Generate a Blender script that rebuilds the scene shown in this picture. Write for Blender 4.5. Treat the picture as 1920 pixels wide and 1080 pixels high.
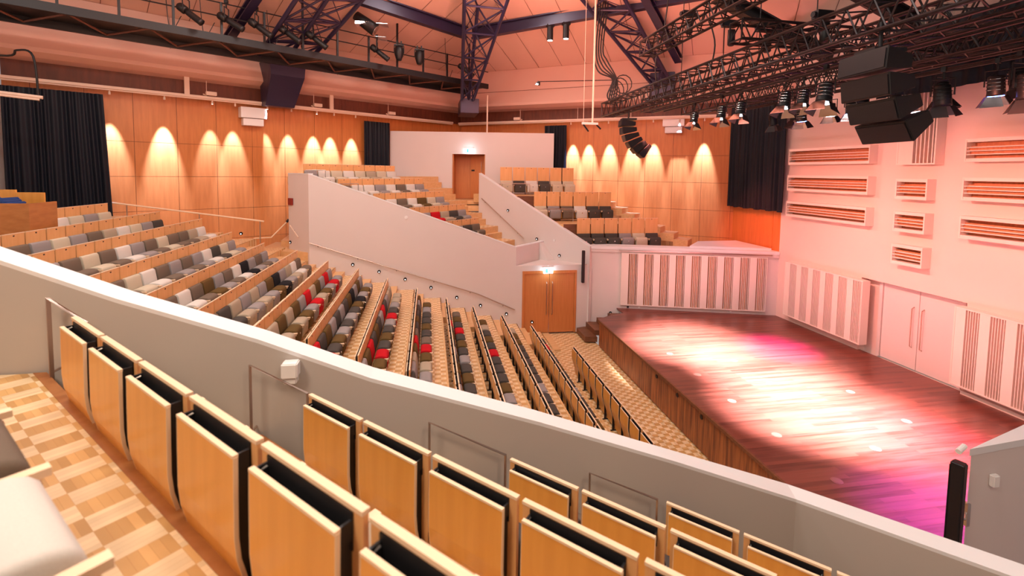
import bpy, bmesh, math, random
from mathutils import Vector, Matrix
random.seed(7)
R=math.radians; S2=math.sqrt(.5)
scene=bpy.context.scene; COL=scene.collection
for o in list(bpy.data.objects): bpy.data.objects.remove(o)

# ------------------------------------------------------------------ camera
yaw,pit,rol=R(-10.06),R(3.73),R(.87)
fwd=Vector((math.sin(-yaw)*math.cos(pit),math.cos(yaw)*math.cos(pit),-math.sin(pit)))
rt=Vector((math.cos(yaw),math.sin(yaw),0)); up=rt.cross(fwd)
r2=rt*math.cos(rol)+up*math.sin(rol); u2=up*math.cos(rol)-rt*math.sin(rol)
cd=bpy.data.cameras.new('camera'); cam=bpy.data.objects.new('camera',cd); COL.objects.link(cam)
cam.matrix_world=Matrix(((r2.x,u2.x,-fwd.x,0),(r2.y,u2.y,-fwd.y,0),(r2.z,u2.z,-fwd.z,6.5),(0,0,0,1)))
cd.sensor_width=36; cd.lens=36*880/1920; cd.shift_y=-160.4/1920; cd.clip_start=.05; cd.clip_end=200
cd.dof.use_dof=True; cd.dof.focus_distance=13; cd.dof.aperture_fstop=2.0
scene.camera=cam

# ------------------------------------------------------------------ world, light, exposure
w=bpy.data.worlds.new('world'); scene.world=w; w.use_nodes=True
w.node_tree.nodes['Background'].inputs[0].default_value=(1,.83,.77,1)
w.node_tree.nodes['Background'].inputs[1].default_value=.26
scene.view_settings.view_transform='Standard'; scene.view_settings.look='None'
scene.view_settings.gamma=1; scene.view_settings.use_curve_mapping=False
scene.view_settings.exposure=.5

def light(kind,loc,target,energy,color,size=.3,spot=60,blend=.6,name='lamp_light',sy=None):
    l=bpy.data.lights.new(name,kind); l.energy=energy; l.color=color
    if kind=='SPOT': l.spot_size=R(spot); l.spot_blend=blend; l.shadow_soft_size=size
    elif kind=='AREA':
        l.size=size
        if sy: l.shape='RECTANGLE'; l.size_y=sy
    else: l.shadow_soft_size=size
    o=bpy.data.objects.new(name,l); COL.objects.link(o); o.location=loc
    d=Vector(target)-Vector(loc); o.rotation_euler=d.to_track_quat('-Z','Y').to_euler()
    return o
WARM=(1,.78,.60)
# unseen house lights assumed under the roof, for general fill
for x,y,z in ((-8,9,13.5),(-3,5,14),(-3,13,14),(1,3,14.5),(0,10.5,14.5),(2,17,14)):
    light('AREA',(x,y,z),(x,y,0),205,(1,.89,.81),1.2)
light('AREA',(-3.5,-.5,10.5),(0,2.5,5),170,(1,.80,.60),1.6)  # added fill lamp, brightens the seat backs of the near bank
light('AREA',(2.5,-2.0,10.5),(2,2.5,4.5),110,(1,.72,.50),1.6)  # second added fill lamp, behind the right of the near bank
# stage wash from the rig
light('SPOT',(7.0,12.3,7.6),(8.4,13.8,1),25000,(1,.90,1),.12,41,1)
light('SPOT',(7.0,11.1,7.6),(9.3,11.7,1),23000,(1,.88,1),.12,40,1)
light('SPOT',(7.2,9.0,7.6),(8.9,9.5,1),28000,(1,.88,1),.12,43,1)
light('SPOT',(7.2,7.6,7.6),(9.8,8.6,1),13000,(1,.55,.62),.12,40,1)
light('SPOT',(7.2,6.0,7.6),(8.5,6.9,1),17000,(1,.62,.70),.12,44,1)
light('SPOT',(9.5,10.8,7.6),(10.9,12.9,1),13000,(1,.02,.85),.12,24,1)
light('SPOT',(9.5,6.6,7.6),(10.1,7.9,1),9000,(1,.01,.45),.12,32,1)
light('SPOT',(9.4,4.6,7.6),(8.7,5.6,1),14000,(.30,.05,1),.12,34,1)
light('SPOT',(7.3,10.5,7.7),(13.5,10.5,4.2),1500,(1,.27,.20),.2,85,1)
light('SPOT',(7.3,5.5,7.7),(13.5,7.0,5.2),1000,(1,.25,.16),.2,80,1)
light('SPOT',(7.3,15.3,7.7),(13.5,13.8,4.2),1000,(1,.25,.20),.2,75,1)
light('SPOT',(9.6,12.5,7.6),(10.8,17.0,2.4),520,(1,.30,.34),.15,75,1)
light('SPOT',(10.2,15.2,7.8),(13.5,17.6,4.0),800,(1,.14,.06),.15,42,1)
# added uplights with no visible source: warm wash over the roof panels
light('AREA',(4,13,9.8),(5,17,14),380,(1,.34,.24),3.0)
light('AREA',(-4,11,9.8),(-4,16,14),220,(1,.44,.28),3.0)

# ------------------------------------------------------------------ materials
def mat(name,col,rough=.6,metal=0,emit=None,es=0,spec=.5):
    m=bpy.data.materials.new(name); m.use_nodes=True; b=m.node_tree.nodes['Principled BSDF']
    b.inputs['Base Color'].default_value=(*col,1); b.inputs['Roughness'].default_value=rough
    b.inputs['Metallic'].default_value=metal; b.inputs['Specular IOR Level'].default_value=spec
    if emit: b.inputs['Emission Color'].default_value=(*emit,1); b.inputs['Emission Strength'].default_value=es
    return m
def nd(m,t,**k):
    n=m.node_tree.nodes.new(t)
    for a,v in k.items(): setattr(n,a,v)
    return n
def coords(m,scale=(1,1,1),rot=(0,0,0),kind='Object',loc=(0,0,0)):
    tc=nd(m,'ShaderNodeTexCoord'); mp=nd(m,'ShaderNodeMapping')
    mp.inputs['Scale'].default_value=scale; mp.inputs['Rotation'].default_value=rot; mp.inputs['Location'].default_value=loc
    m.node_tree.links.new(tc.outputs[kind],mp.inputs[0]); return mp.outputs[0]
def mix(m,f,a,b,mode='MIX'):
    n=nd(m,'ShaderNodeMix',data_type='RGBA',blend_type=mode); L=m.node_tree.links
    for i,v in ((0,f),(6,a),(7,b)):
        if hasattr(v,'links'): L.new(v,n.inputs[i])
        else: n.inputs[i].default_value=v if i==0 else (*v,1)
    return n.outputs[2]
def base(m,out): m.node_tree.links.new(out,m.node_tree.nodes['Principled BSDF'].inputs['Base Color'])
def noise(m,vec,scale,detail=3):
    n=nd(m,'ShaderNodeTexNoise'); n.inputs['Scale'].default_value=scale; n.inputs['Detail'].default_value=detail
    m.node_tree.links.new(vec,n.inputs['Vector']); return n.outputs[0]
def ramp(m,f,a=.35,b=.65):
    n=nd(m,'ShaderNodeMapRange'); n.inputs[1].default_value=a; n.inputs[2].default_value=b
    m.node_tree.links.new(f,n.inputs[0]); return n.outputs[0]
def wood(name,c1,c2,grain=(9,9,.8),rough=.4,sc=2.2,rot=(0,0,0),spec=.5):
    m=mat(name,c1,rough,spec=spec); v=coords(m,grain,rot)
    base(m,mix(m,ramp(m,noise(m,v,sc,4)),c1,c2)); return m
def plaster(name,c,rough=.75):
    m=mat(name,c,rough,spec=.3); v=coords(m)
    c2=tuple(x*.95 for x in c); base(m,mix(m,noise(m,v,1.3,2),c,c2)); return m
WHITE=plaster('white_plaster',(.74,.67,.65))
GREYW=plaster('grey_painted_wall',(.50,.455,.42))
CAPM=plaster('white_cap_paint',(.80,.81,.83),.5)
PINKC=plaster('pale_roof_panel',(.80,.54,.44))
BULK=plaster('pale_duct_casing',(.74,.47,.385))
SALMON=plaster('stage_wall_paint',(.84,.68,.62))
PLY=wood('birch_panel_wall',(.64,.222,.058),(.56,.185,.046),(5,5,.5),.35)
FRIEZE=wood('dark_frieze_wood',(.17,.045,.02),(.12,.032,.016),(4,4,.6),.5)  # darker wood: band above the rail, panel backing and seams
SEATPLY=wood('beech_seat_ply',(.82,.38,.078),(.75,.33,.062),(10,10,.8),.30,1.5)
FRONTPLY=wood('pale_beech_ply',(.80,.44,.19),(.74,.39,.155),(10,10,.8),.42,1.5)
EDGE=mat('pale_ply_edge',(.83,.62,.42),.5)
DOORW=wood('beech_door',(.64,.235,.07),(.58,.20,.058),(12,12,.6),.4)
OAK=wood('light_oak_step',(.76,.47,.23),(.68,.40,.18),(1,7,7),.4)
DARKW=wood('dark_brown_riser',(.20,.075,.03),(.14,.05,.02),(1,8,8),.5)
SLATW=mat('slat_cream_paint',(.82,.74,.67),.5); SLATB=wood('slat_recess_wood',(.58,.27,.12),(.50,.21,.09),(8,8,1),.5)
BLACK=mat('black_plastic',(.007,.007,.009),.45); BLKM=mat('black_painted_metal',(.009,.009,.012),.45,.1)
NAVY=mat('navy_steel_paint',(.028,.022,.062),.35,.2)
STEEL=mat('brushed_steel',(.62,.58,.55),.3,1); CHROME=mat('chrome',(.8,.8,.82),.15,1)
PIPE=mat('satin_metal_pipe',(.55,.42,.36),.3,.9)
TRUSSM=mat('dark_truss_metal',(.028,.020,.022),.35,.5)
PINKM=mat('pale_painted_rail',(.80,.62,.50),.5)
RED=mat('fire_alarm_red',(.25,.015,.012),.5)
CABLE=mat('black_cable',(.01,.01,.012),.5)
GLASS=mat('lamp_glass',(.9,.9,1),.1,0,(.85,.88,1),14)
GLASSB=mat('lamp_glass_blue',(.1,.2,1),.1,0,(.08,.2,1),30)
DOTL=mat('small_lamp_glow',(1,1,1),.2,0,(1,.95,.95),25)
STEPL=mat('step_light_glow',(1,1,1),.2,0,(1,.97,1),2.2)
EXITM=mat('exit_sign_glow',(.9,1,1),.3,0,(.75,.93,1),6); GREEN=mat('exit_sign_green',(.0,.35,.2),.4,0,(.0,.5,.35),1.2)
BLUECL=mat('blue_cloth',(.02,.06,.22),.8)
DRAPE=mat('black_velvet_drape',(.007,.010,.018),.5,spec=.25)
GREYPL=mat('white_plastic',(.85,.83,.82),.4)
GLZ=mat('clear_glass',(.9,.95,.95),.05); GLZ.node_tree.nodes['Principled BSDF'].inputs['Transmission Weight'].default_value=1
# parquet: rectangular blocks alternating light and dark, each with fine strips
def parquet(name,rotz,sx=.30,sy=.15,lo=(.66,.38,.15),hi=(.84,.62,.38)):
    """basket weave: light blocks with strips one way, darker blocks with strips the other way"""
    m=mat(name,hi,.33); v=coords(m,(1,1,1),(0,0,rotz)); L=m.node_tree.links
    ck=nd(m,'ShaderNodeTexChecker'); mp=nd(m,'ShaderNodeMapping')
    mp.inputs['Scale'].default_value=(1/sx,1/sy,.001); L.new(v,mp.inputs[0]); L.new(mp.outputs[0],ck.inputs['Vector']); ck.inputs['Scale'].default_value=1
    outs=[]
    for w_,h_,c1,c2,sw in ((sy,sx/4,(.86,.86,.84),(1.08,1.08,1.08),1),(sx,sy/5,(.78,.74,.66),(1.12,1.12,1.1),0)):
        br=nd(m,'ShaderNodeTexBrick',offset=0); br.inputs['Scale'].default_value=1; br.inputs['Brick Width'].default_value=w_; br.inputs['Row Height'].default_value=h_
        br.inputs['Mortar Size'].default_value=.0006; br.inputs['Color1'].default_value=(*c1,1); br.inputs['Color2'].default_value=(*c2,1); br.inputs['Mortar'].default_value=(.75,.62,.5,1)
        if sw:
            sp=nd(m,'ShaderNodeSeparateXYZ'); cb=nd(m,'ShaderNodeCombineXYZ'); L.new(v,sp.inputs[0]); L.new(sp.outputs[1],cb.inputs[0]); L.new(sp.outputs[0],cb.inputs[1]); L.new(cb.outputs[0],br.inputs['Vector'])
        else: L.new(v,br.inputs['Vector'])
        outs.append(br.outputs[0])
    st=mix(m,ck.outputs['Fac'],outs[1],outs[0]); a=mix(m,ck.outputs['Fac'],lo,hi)
    base(m,mix(m,1.0,a,st,'MULTIPLY')); return m
PARQ45=parquet('parquet_balcony',R(45),.12,.165); PARQ=parquet('parquet_hall',0,.15,.125)
NOSE=wood('orange_brown_nosing',(.40,.15,.045),(.33,.11,.03),(6,6,1),.45)
# stage boards
STG=mat('stage_boards',(.25,.06,.03),.30); v=coords(STG,(1,1,1))
br=nd(STG,'ShaderNodeTexBrick',offset=.37,offset_frequency=2); L=STG.node_tree.links; L.new(v,br.inputs['Vector'])
br.inputs['Scale'].default_value=1; br.inputs['Brick Width'].default_value=2.1; br.inputs['Row Height'].default_value=.11; br.inputs['Mortar Size'].default_value=.002
br.inputs['Color1'].default_value=(.20,.054,.034,1); br.inputs['Color2'].default_value=(.075,.019,.012,1); br.inputs['Mortar'].default_value=(.07,.02,.012,1); br.inputs['Bias'].default_value=-.1
v2=coords(STG,(.8,14,1)); base(STG,mix(STG,ramp(STG,noise(STG,v2,1.6,4)),br.outputs[0],mix(STG,.5,br.outputs[0],(.24,.075,.055))))
STGF=wood('stage_front_boards',(.36,.12,.035),(.13,.035,.014),(2,9,.6),.4,1.6)
SOCK=mat('floor_socket_wood',(.30,.12,.085),.4)
BADGE=mat('dark_badge',(.03,.015,.01),.4)
FAB={}
for k,(n,c) in dict(w=('off white',(.72,.69,.64)),c=('cream',(.62,.55,.42)),b=('beige',(.46,.38,.28)),g=('light grey',(.33,.30,.295)),
    t=('taupe',(.19,.145,.11)),d=('dark grey',(.085,.074,.066)),n=('olive brown',(.14,.085,.03)),k=('black',(.02,.02,.024)),r=('red',(.55,.012,.02))).items():
    m=mat(n.replace(' ','_')+'_fabric',c,.9,spec=.15); v=coords(m,(60,60,60)); base(m,mix(m,noise(m,v,4,2),c,tuple(x*.82 for x in c))); FAB[k]=(n,m)

# ------------------------------------------------------------------ mesh helpers
class MB:
    def __init__(s): s.v=[]; s.f=[]; s.mi=[]
    def add(s,vs,fs,mi=0):
        o=len(s.v); s.v+=[tuple(v) for v in vs]; s.f+=[tuple(i+o for i in f) for f in fs]; s.mi+=[mi]*len(fs); return s
    def box(s,a,b,M=None,mi=0):
        x0,y0,z0=a; x1,y1,z1=b
        vs=[Vector(p) for p in ((x0,y0,z0),(x1,y0,z0),(x1,y1,z0),(x0,y1,z0),(x0,y0,z1),(x1,y0,z1),(x1,y1,z1),(x0,y1,z1))]
        if M: vs=[M@p for p in vs]
        return s.add(vs,[(0,3,2,1),(4,5,6,7),(0,1,5,4),(1,2,6,5),(2,3,7,6),(3,0,4,7)],mi)
    def prism(s,poly,z0,z1,mi=0):          # plan polygon, z0/z1 numbers or lists
        n=len(poly); a=z0 if isinstance(z0,(list,tuple)) else [z0]*n; b=z1 if isinstance(z1,(list,tuple)) else [z1]*n
        vs=[(p[0],p[1],a[i]) for i,p in enumerate(poly)]+[(p[0],p[1],b[i]) for i,p in enumerate(poly)]
        return s.add(vs,[tuple(reversed(range(n))),tuple(range(n,2*n))]+[(i,(i+1)%n,(i+1)%n+n,i+n) for i in range(n)],mi)
    def extr(s,prof,y0,y1,M=None,mi=0):    # profile in x,z extruded along y
        n=len(prof); vs=[Vector((p[0],y0,p[1])) for p in prof]+[Vector((p[0],y1,p[1])) for p in prof]
        if M: vs=[M@p for p in vs]
        return s.add(vs,[tuple(range(n)),tuple(reversed(range(n,2*n)))]+[(i,i+n,(i+1)%n+n,(i+1)%n) for i in range(n)],mi)
    def soft(s,prof,w_,r):
        n=len(prof); cx=sum(p[0] for p in prof)/n; cz=sum(p[1] for p in prof)/n; vs=[]; fs=[]
        P=[]
        for i in range(n):                      # round the outline once
            a=prof[i]; c=prof[(i+1)%n]; P+=[(a[0]*.75+c[0]*.25,a[1]*.75+c[1]*.25),(a[0]*.25+c[0]*.75,a[1]*.25+c[1]*.75)]
        n=len(P)
        for y,q in ((-w_,r),(-w_+r*.3,r*.3),(-w_+r,0),(w_-r,0),(w_-r*.3,r*.3),(w_,r)):
            for x,z in P:
                d=Vector((x-cx,z-cz)); k=max(0,1-q/max(d.length,.03)); vs.append((cx+d.x*k,y,cz+d.y*k))
        for j in range(5):
            for i in range(n): fs.append((j*n+i,j*n+n+i,j*n+n+(i+1)%n,j*n+(i+1)%n))
        fs+=[tuple(range(n)),tuple(reversed(range(5*n,6*n)))]
        return s.add(vs,fs)
    def tube(s,pts,r,n=8,mi=0,caps=True):
        pts=[Vector(p) for p in pts]; rs=r if isinstance(r,(list,tuple)) else [r]*len(pts); o=len(s.v); vs=[];fs=[]
        prev=None
        for i,p in enumerate(pts):
            d=(pts[min(i+1,len(pts)-1)]-pts[max(i-1,0)]).normalized()
            if prev is None: a=d.cross(Vector((0,0,1))) ; a=a.normalized() if a.length>.01 else Vector((1,0,0))
            else: a=(prev-d*prev.dot(d)).normalized()
            prev=a; b=d.cross(a)
            vs+=[p+(a*math.cos(2*math.pi*k/n)+b*math.sin(2*math.pi*k/n))*rs[i] for k in range(n)]
        for i in range(len(pts)-1):
            for k in range(n): fs.append((i*n+k,i*n+(k+1)%n,(i+1)*n+(k+1)%n,(i+1)*n+k))
        if caps: fs+=[tuple(reversed(range(n))),tuple(range((len(pts)-1)*n,len(pts)*n))]
        return s.add(vs,fs,mi)
    def disc(s,c,axis,r,h,n=16,mi=0):
        c=Vector(c); return s.tube([c,c+Vector(axis).normalized()*h],r,n,mi)
    def build(s,name,mats,parent=None,smooth=False,bevel=0):
        me=bpy.data.meshes.new(name); me.from_pydata(s.v,[],s.f)
        for m in (mats if isinstance(mats,(list,tuple)) else [mats]): me.materials.append(m)
        me.polygons.foreach_set('material_index',s.mi)
        bm=bmesh.new(); bm.from_mesh(me); bmesh.ops.recalc_face_normals(bm,faces=bm.faces[:])
        if bevel:
            bmesh.ops.bevel(bm,geom=bm.edges[:],offset=bevel,segments=3,affect='EDGES',clamp_overlap=True)
        bm.to_mesh(me); bm.free()
        if smooth:
            for p in me.polygons: p.use_smooth=True
        o=bpy.data.objects.new(name,me); COL.objects.link(o)
        if parent: o.parent=parent
        return o
def tag(o,label,cat,group=None,kind=None):
    if label: o['label']=label
    if cat: o['category']=cat
    if group: o['group']=group
    if kind: o['kind']=kind
    return o
def empty(name,loc=(0,0,0),rz=0):
    o=bpy.data.objects.new(name,None); COL.objects.link(o); o.location=loc; o.rotation_euler=(0,0,rz); o.empty_display_size=.1; return o
def struct(o,label=None): o['kind']='structure'; o['label']=label or o.name.replace('_',' '); o['category']='room'; return o
def copy_tree(o,parent=None):
    c=o.copy(); COL.objects.link(c)
    if parent: c.parent=parent
    for ch in list(o.children): copy_tree(ch,c)
    return c
ORD=['first','second','third','fourth','fifth','sixth','seventh','eighth','ninth','tenth','eleventh','twelfth','thirteenth','fourteenth','fifteenth','sixteenth']

# wall frames.  C: rear left timber wall, D: rear right timber wall
Ca,Cd,Cn=Vector((-2,24.5)),Vector((.829,.559)),Vector((.559,-.829))
Da,Dd,Dn=Vector((13.5,19.)),Vector((-.829,.559)),Vector((-.559,-.829))
def onC(s,off=0): p=Ca+Cd*s+Cn*off; return p
def onD(s,off=0): p=Da+Dd*s+Dn*off; return p
def fr(a,d,n): return Matrix(((d.x,n.x,0,a.x),(d.y,n.y,0,a.y),(0,0,1,0),(0,0,0,1)))   # x along, y inward, z up
MC,MD=fr(Ca,Cd,Cn),fr(Da,Dd,Dn)

# ------------------------------------------------------------------ timber walls with panel seams
def panel_wall(name,M,s0,s1,seam0,zs,label,zfr=9.15,ztop=12.0):
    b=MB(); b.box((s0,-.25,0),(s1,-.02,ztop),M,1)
    xs=[s0]; x=seam0
    while x<s1-.05:
        if x>s0+.05: xs.append(x)
        x+=1.27
    xs.append(s1)
    for i in range(len(xs)-1):
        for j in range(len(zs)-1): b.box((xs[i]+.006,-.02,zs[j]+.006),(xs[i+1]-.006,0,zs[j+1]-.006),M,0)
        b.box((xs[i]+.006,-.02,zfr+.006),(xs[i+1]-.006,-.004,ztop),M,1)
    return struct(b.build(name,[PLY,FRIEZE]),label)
ZS=[2.4,3.65,4.87,6.13,7.37,9.15]
seamC=(Vector((-9.28,19.59))-Ca).dot(Cd)
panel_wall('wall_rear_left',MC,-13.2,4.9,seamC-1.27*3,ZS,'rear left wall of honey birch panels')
seamD=(Vector((11.28,20.49))-Da).dot(Dd)
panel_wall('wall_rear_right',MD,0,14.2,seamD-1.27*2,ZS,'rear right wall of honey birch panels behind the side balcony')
# short timber facet under the big curtain and the stage wall
b=MB(); b.box((13.5,16.1,2.4),(13.75,19.05,9.2)); b.box((13.49,16.5,3.4),(13.5,16.51,9)); b.box((13.3,15.6,9.2),(13.75,19.05,12.2),mi=1); struct(b.build('wall_side_facet',[PLY,BULK]),'short timber wall under the long stage curtain')
# chamfer wall with the upper exit
WA,Wd,Wn=Vector((2,23.8)),Vector((.985,-.175)),Vector((-.175,-.985)); MW=fr(WA,Wd,Wn)
b=MB(); x0,x1=-4.0,4.25; dx0,dx1=-.86,.80
b.box((x0,-.12,2.4),(dx0,0,8.46),MW); b.box((dx1,-.12,2.4),(x1,0,8.46),MW); b.box((dx0,-.12,7.36),(dx1,0,8.46),MW); b.box((dx0,-.12,2.4),(dx1,0,5.08),MW)
struct(b.build('wall_rear',WHITE),'white rear wall between the two timber walls')
b=MB(); b.box((dx0,-1.1,5.0),(dx0+.05,-.12,7.42),MW); b.box((dx1-.05,-1.1,5.0),(dx1,-.12,7.42),MW); b.box((dx0,-1.1,7.36),(dx1,-.12,7.42),MW); b.box((dx0-.0,-1.15,5.0),(dx1,-1.1,7.42),MW); b.box((dx0,-1.1,5.0),(dx1,0,5.08),MW)
struct(b.build('trim_1',DOORW),'wooden reveal of the upper exit')
d=empty('door_1',(0,0,0)); struct(d,'brown upper exit door half open in its reveal under the lit sign')
M2=MW@Matrix.Translation((.0,-1.0,0))@Matrix.Rotation(R(14),4,'Z')
b=MB(); b.box((0,0,5.1),(.78,.05,7.34),M2); b.build('door_leaf',DOORW,d)
b=MB(); b.box((.05,.05,6.5),(.22,.06,6.58),M2); b.build('door_plate',BLACK,d)
b=MB(); b.tube([M2@Vector((.60,.06,6.0)),M2@Vector((.60,.10,6.05)),M2@Vector((.60,.10,6.95)),M2@Vector((.60,.06,7.0))],.012); b.build('door_handle',STEEL,d)

# far-left white wall
b=MB(); b.prism([(-12.95,17.1),(-13.2,17.1),(-13.2,4),(-12.95,4)],2,12); struct(b.build('wall_left',WHITE),'white side wall at the left edge')
b=MB(); b.box((-12.95,14.0,4.6),(-12.9,15.9,7.0)); struct(b.build('trim_2',PLY),'timber panel on the left side wall')

# ------------------------------------------------------------------ stage
SX=6.3
stagepoly=[(SX,2.0),(SX,16.55),(6.85,16.9),(7.6,17.2),(7.6,17.9),(13.6,16.1),(13.6,5.7),(13.6,2.0)]
b=MB(); b.prism(stagepoly,.94,1.0,0); b.box((SX+.04,2,0),(SX+.1,16.5,.94),mi=1); b.prism([(SX+.04,16.5),(SX+.1,16.45),(6.9,16.85),(6.85,16.95)],0,.94,1)
b.box((SX-.02,2,.93),(SX+.03,16.55,1.005),mi=2)
struct(b.build('floor_stage',[STG,STGF,DARKW]),'raised stage of polished red-brown boards')
for i,(yy) in enumerate((11.96,10.83,9.74)):
    b=MB(); b.disc((6.335,yy,.81),(-1,0,0),.055,.012); tag(b.build('cable_port',BLACK),'round black cable port in the stage front, %s from the corner steps'%['nearest','middle one counted','farthest in view'][i],'port','cable ports in the stage front')
st=empty('stage_steps',(6.5,17.4,0)); tag(st,'small dark wooden steps climbing to the stage corner beside the double doors','steps')
for i in range(4):
    z=.2*(i+1); x=5.95+i*.42
    b=MB(); b.prism([(x,16.95+.1*i),(x+.46,16.85+.1*i),(x+.50,18.3-.3*(x+.5-6.3)-.1),(x,18.2-.3*(x-6.3)-.05 if x>6.3 else 18.0)],z-.2 if i else 0,z)
    o=b.build('tread',DARKW,st); o.location=(-6.5,-17.4,0)
for x,ys,ln in ((7.3,(13.0,11.5,10.0,8.5,7.0),'nearest the hall'),(8.95,(12.25,10.75,9.25,7.75),'along the stage middle'),(10.67,(10.0,8.56),'nearest the stage wall')):
    for i,y in enumerate(ys):
        b=MB(); b.tube([(x,y,1.0),(x,y,1.004)],.10,20); b.tube([(x,y,1.004),(x,y,1.007)],.075,20)
        tag(b.build('floor_socket',SOCK),'pale round stage socket, %s from steps, line %s'%(ORD[i],ln),'floor socket','floor sockets')
# stage back wall with door recess
b=MB()
for y0,y1,z0,z1 in ((12.52,16.1,0,12),(-2,9.55,0,12),(9.55,12.52,3.34,12)): b.box((13.5,y0,z0),(13.85,y1,z1))
b.box((13.78,9.55,0),(14.0,12.52,3.34))
struct(b.build('wall_right',SALMON),'tall pale wall at the back of the stage')
d=empty('door_2'); struct(d,'white double stage door between the slatted panels')
for y0,y1 in ((9.8,10.87),(10.885,11.95)):
    b=MB(); b.box((13.72,y0,1.0),(13.775,y1,3.28)); b.build('door_leaf',WHITE,d,bevel=.004)
for y in (10.74,11.02):
    b=MB(); b.tube([(13.72,y,1.62),(13.64,y,1.66),(13.64,y,2.76),(13.72,y,2.80)],.014); b.build('door_handle',PIPE,d)
b=MB(); b.box((13.68,11.96,1),(13.775,12.06,3.32)); b.box((13.68,9.7,1),(13.775,9.79,3.32)); b.build('door_frame',WHITE,d)
# side walls of the stage (far and its mirror near)
E0,E1=Vector((6.55,18.2)),Vector((13.5,16.1)); Ed=(E1-E0).normalized(); En=Vector((-Ed.y,Ed.x))*-1; ME=fr(E0,Ed,En); EL=(E1-E0).length
b=MB(); b.box((0,-.35,0),(EL,0,3.30),ME); b.box((0,-.35,3.30),(EL,.06,3.42),ME)
struct(b.build('wall_far',WHITE),'low side wall of the stage carrying the balcony edge')
b=MB(); b.box((0,-.6,3.42),(EL,.08,3.54),ME); struct(b.build('trim_3',CAPM),'white ledge on top of the stage side wall')
b=MB(); b.tube([ME@Vector((1.1,.14,3.40)),ME@Vector((EL-.3,.14,3.40))],.03)
for x in (1.3,3.6,5.2): b.tube([ME@Vector((x,.06,3.40)),ME@Vector((x,.14,3.40))],.015)
tag(b.build('cable_rail',PIPE),'thin metal rail above the slatted panel of the stage side wall','rail')

def diffuser(name,M,L,h,z0,label,vertical=True,dep=.28,period=.5,group='slatted acoustic panels'):
    """panel face at local y=dep, x along 0..L"""
    t=empty(name); tag(t,label,'acoustic panel',group)
    b=MB(); e=.035
    b.box((0,0,z0),(e,dep,z0+h),M); b.box((L-e,0,z0),(L,dep,z0+h),M); b.box((e,0,z0),(L-e,dep,z0+e),M); b.box((e,0,z0+h-e),(L-e,dep,z0+h),M)
    b.build('frame',SLATW,t)
    B=MB(); B.box((e,.0,z0+e),(L-e,.03,z0+h-e),M); b=MB()
    if vertical:
        n=max(1,round((L-2*e)/period)); p=(L-2*e)/n
        for i in range(n):
            b.box((e+i*p,.03,z0+e),(e+(i+.42)*p,dep*.97,z0+h-e),M)
            for k in range(5): b.box((e+(i+.505+.105*k)*p,.03,z0+e),(e+(i+.535+.105*k)*p,dep*.98,z0+h-e),M)
            for k,q in enumerate((.2,.62,.45,.62,.3,.62)): B.box((e+(i+.43+.105*k-.0)*p,.03,z0+e),(e+(i+.50+.105*k)*p,dep*q,z0+h-e),M) if .50+.105*k<=1 else None
    else:
        hh=h-2*e
        for a,c,q in ((0,.10,.97),(.27,.31,.95),(.45,.49,.95),(.62,.66,.95),(.90,1,.97)): b.box((e,.03,z0+e+a*hh),(L-e,dep*q,z0+e+c*hh),M)
        for a,c,q in ((.31,.45,.6),(.49,.62,.7),(.66,.72,.55)): B.box((e,.03,z0+e+a*hh),(L-e,dep*q,z0+e+c*hh),M)
    B.build('back_board',SLATB,t)
    o=b.build('slats',SLATW,t); o['kind']='stuff'; return t
def MXw(y): return Matrix(((0,-1,0,13.5),(-1,0,0,y),(0,0,1,0),(0,0,0,1)))   # x local -> -Y, y local -> -X
side={'far':'at the curtain end','near':'at the right edge'}
for k,(Y0,lab) in enumerate(((15.52,'in the left column beside the long curtain'),(9.66,'in the right column at the picture edge'))):
    for j,(z,w_) in enumerate(((6.92,'top'),(5.96,'middle'),(5.0,'bottom'))):
        diffuser('wall_diffuser',MXw(Y0),3.28,.57,z,'long horizontal slatted box, %s one %s'%(w_,lab),False,.3)
for j,(z,w_) in enumerate(((5.90,'top'),(4.97,'middle'),(4.03,'bottom'))):
    diffuser('wall_diffuser',MXw(11.37),.87,.57,z,'short horizontal slatted box above the white stage door, %s of three'%w_,False,.3)
t=diffuser('wall_diffuser',MXw(11.4),1.05,4.2,6.87,'tall vertical slatted box high on the stage wall behind the large speaker',True,.3,1.05)
diffuser('wall_diffuser',MXw(15.43),3.22,2.02,1.27,'large vertical slatted panel left of the white stage door')
diffuser('wall_diffuser',MXw(9.63),3.22,2.02,1.24,'large vertical slatted panel right of the white stage door')
diffuser('wall_diffuser',ME@Matrix.Translation((1.22,0,0)),5.6,2.15,1.15,'wide vertical slatted panel on the stage side wall near the steps',True,.1,.62)
# low plinth below right panels
b=MB(); b.box((13.42,-2,1.0),(13.5,9.5,1.1)); struct(b.build('baseboard_stage',SALMON),'low plinth along the stage wall')
for i,(x,z) in enumerate(((1.5,1.06),(1.95,1.07),(5.5,1.07))):
    b=MB(); b.box((x,.0,z-.035),(x+.08,.02,z+.035),ME); tag(b.build('wall_socket',BLACK if i==0 else GREYPL),['black socket low on the stage side wall near the steps','white socket low on the side wall just right of the black one','white socket low on the side wall near the stage corner'][i],'socket')

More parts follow.
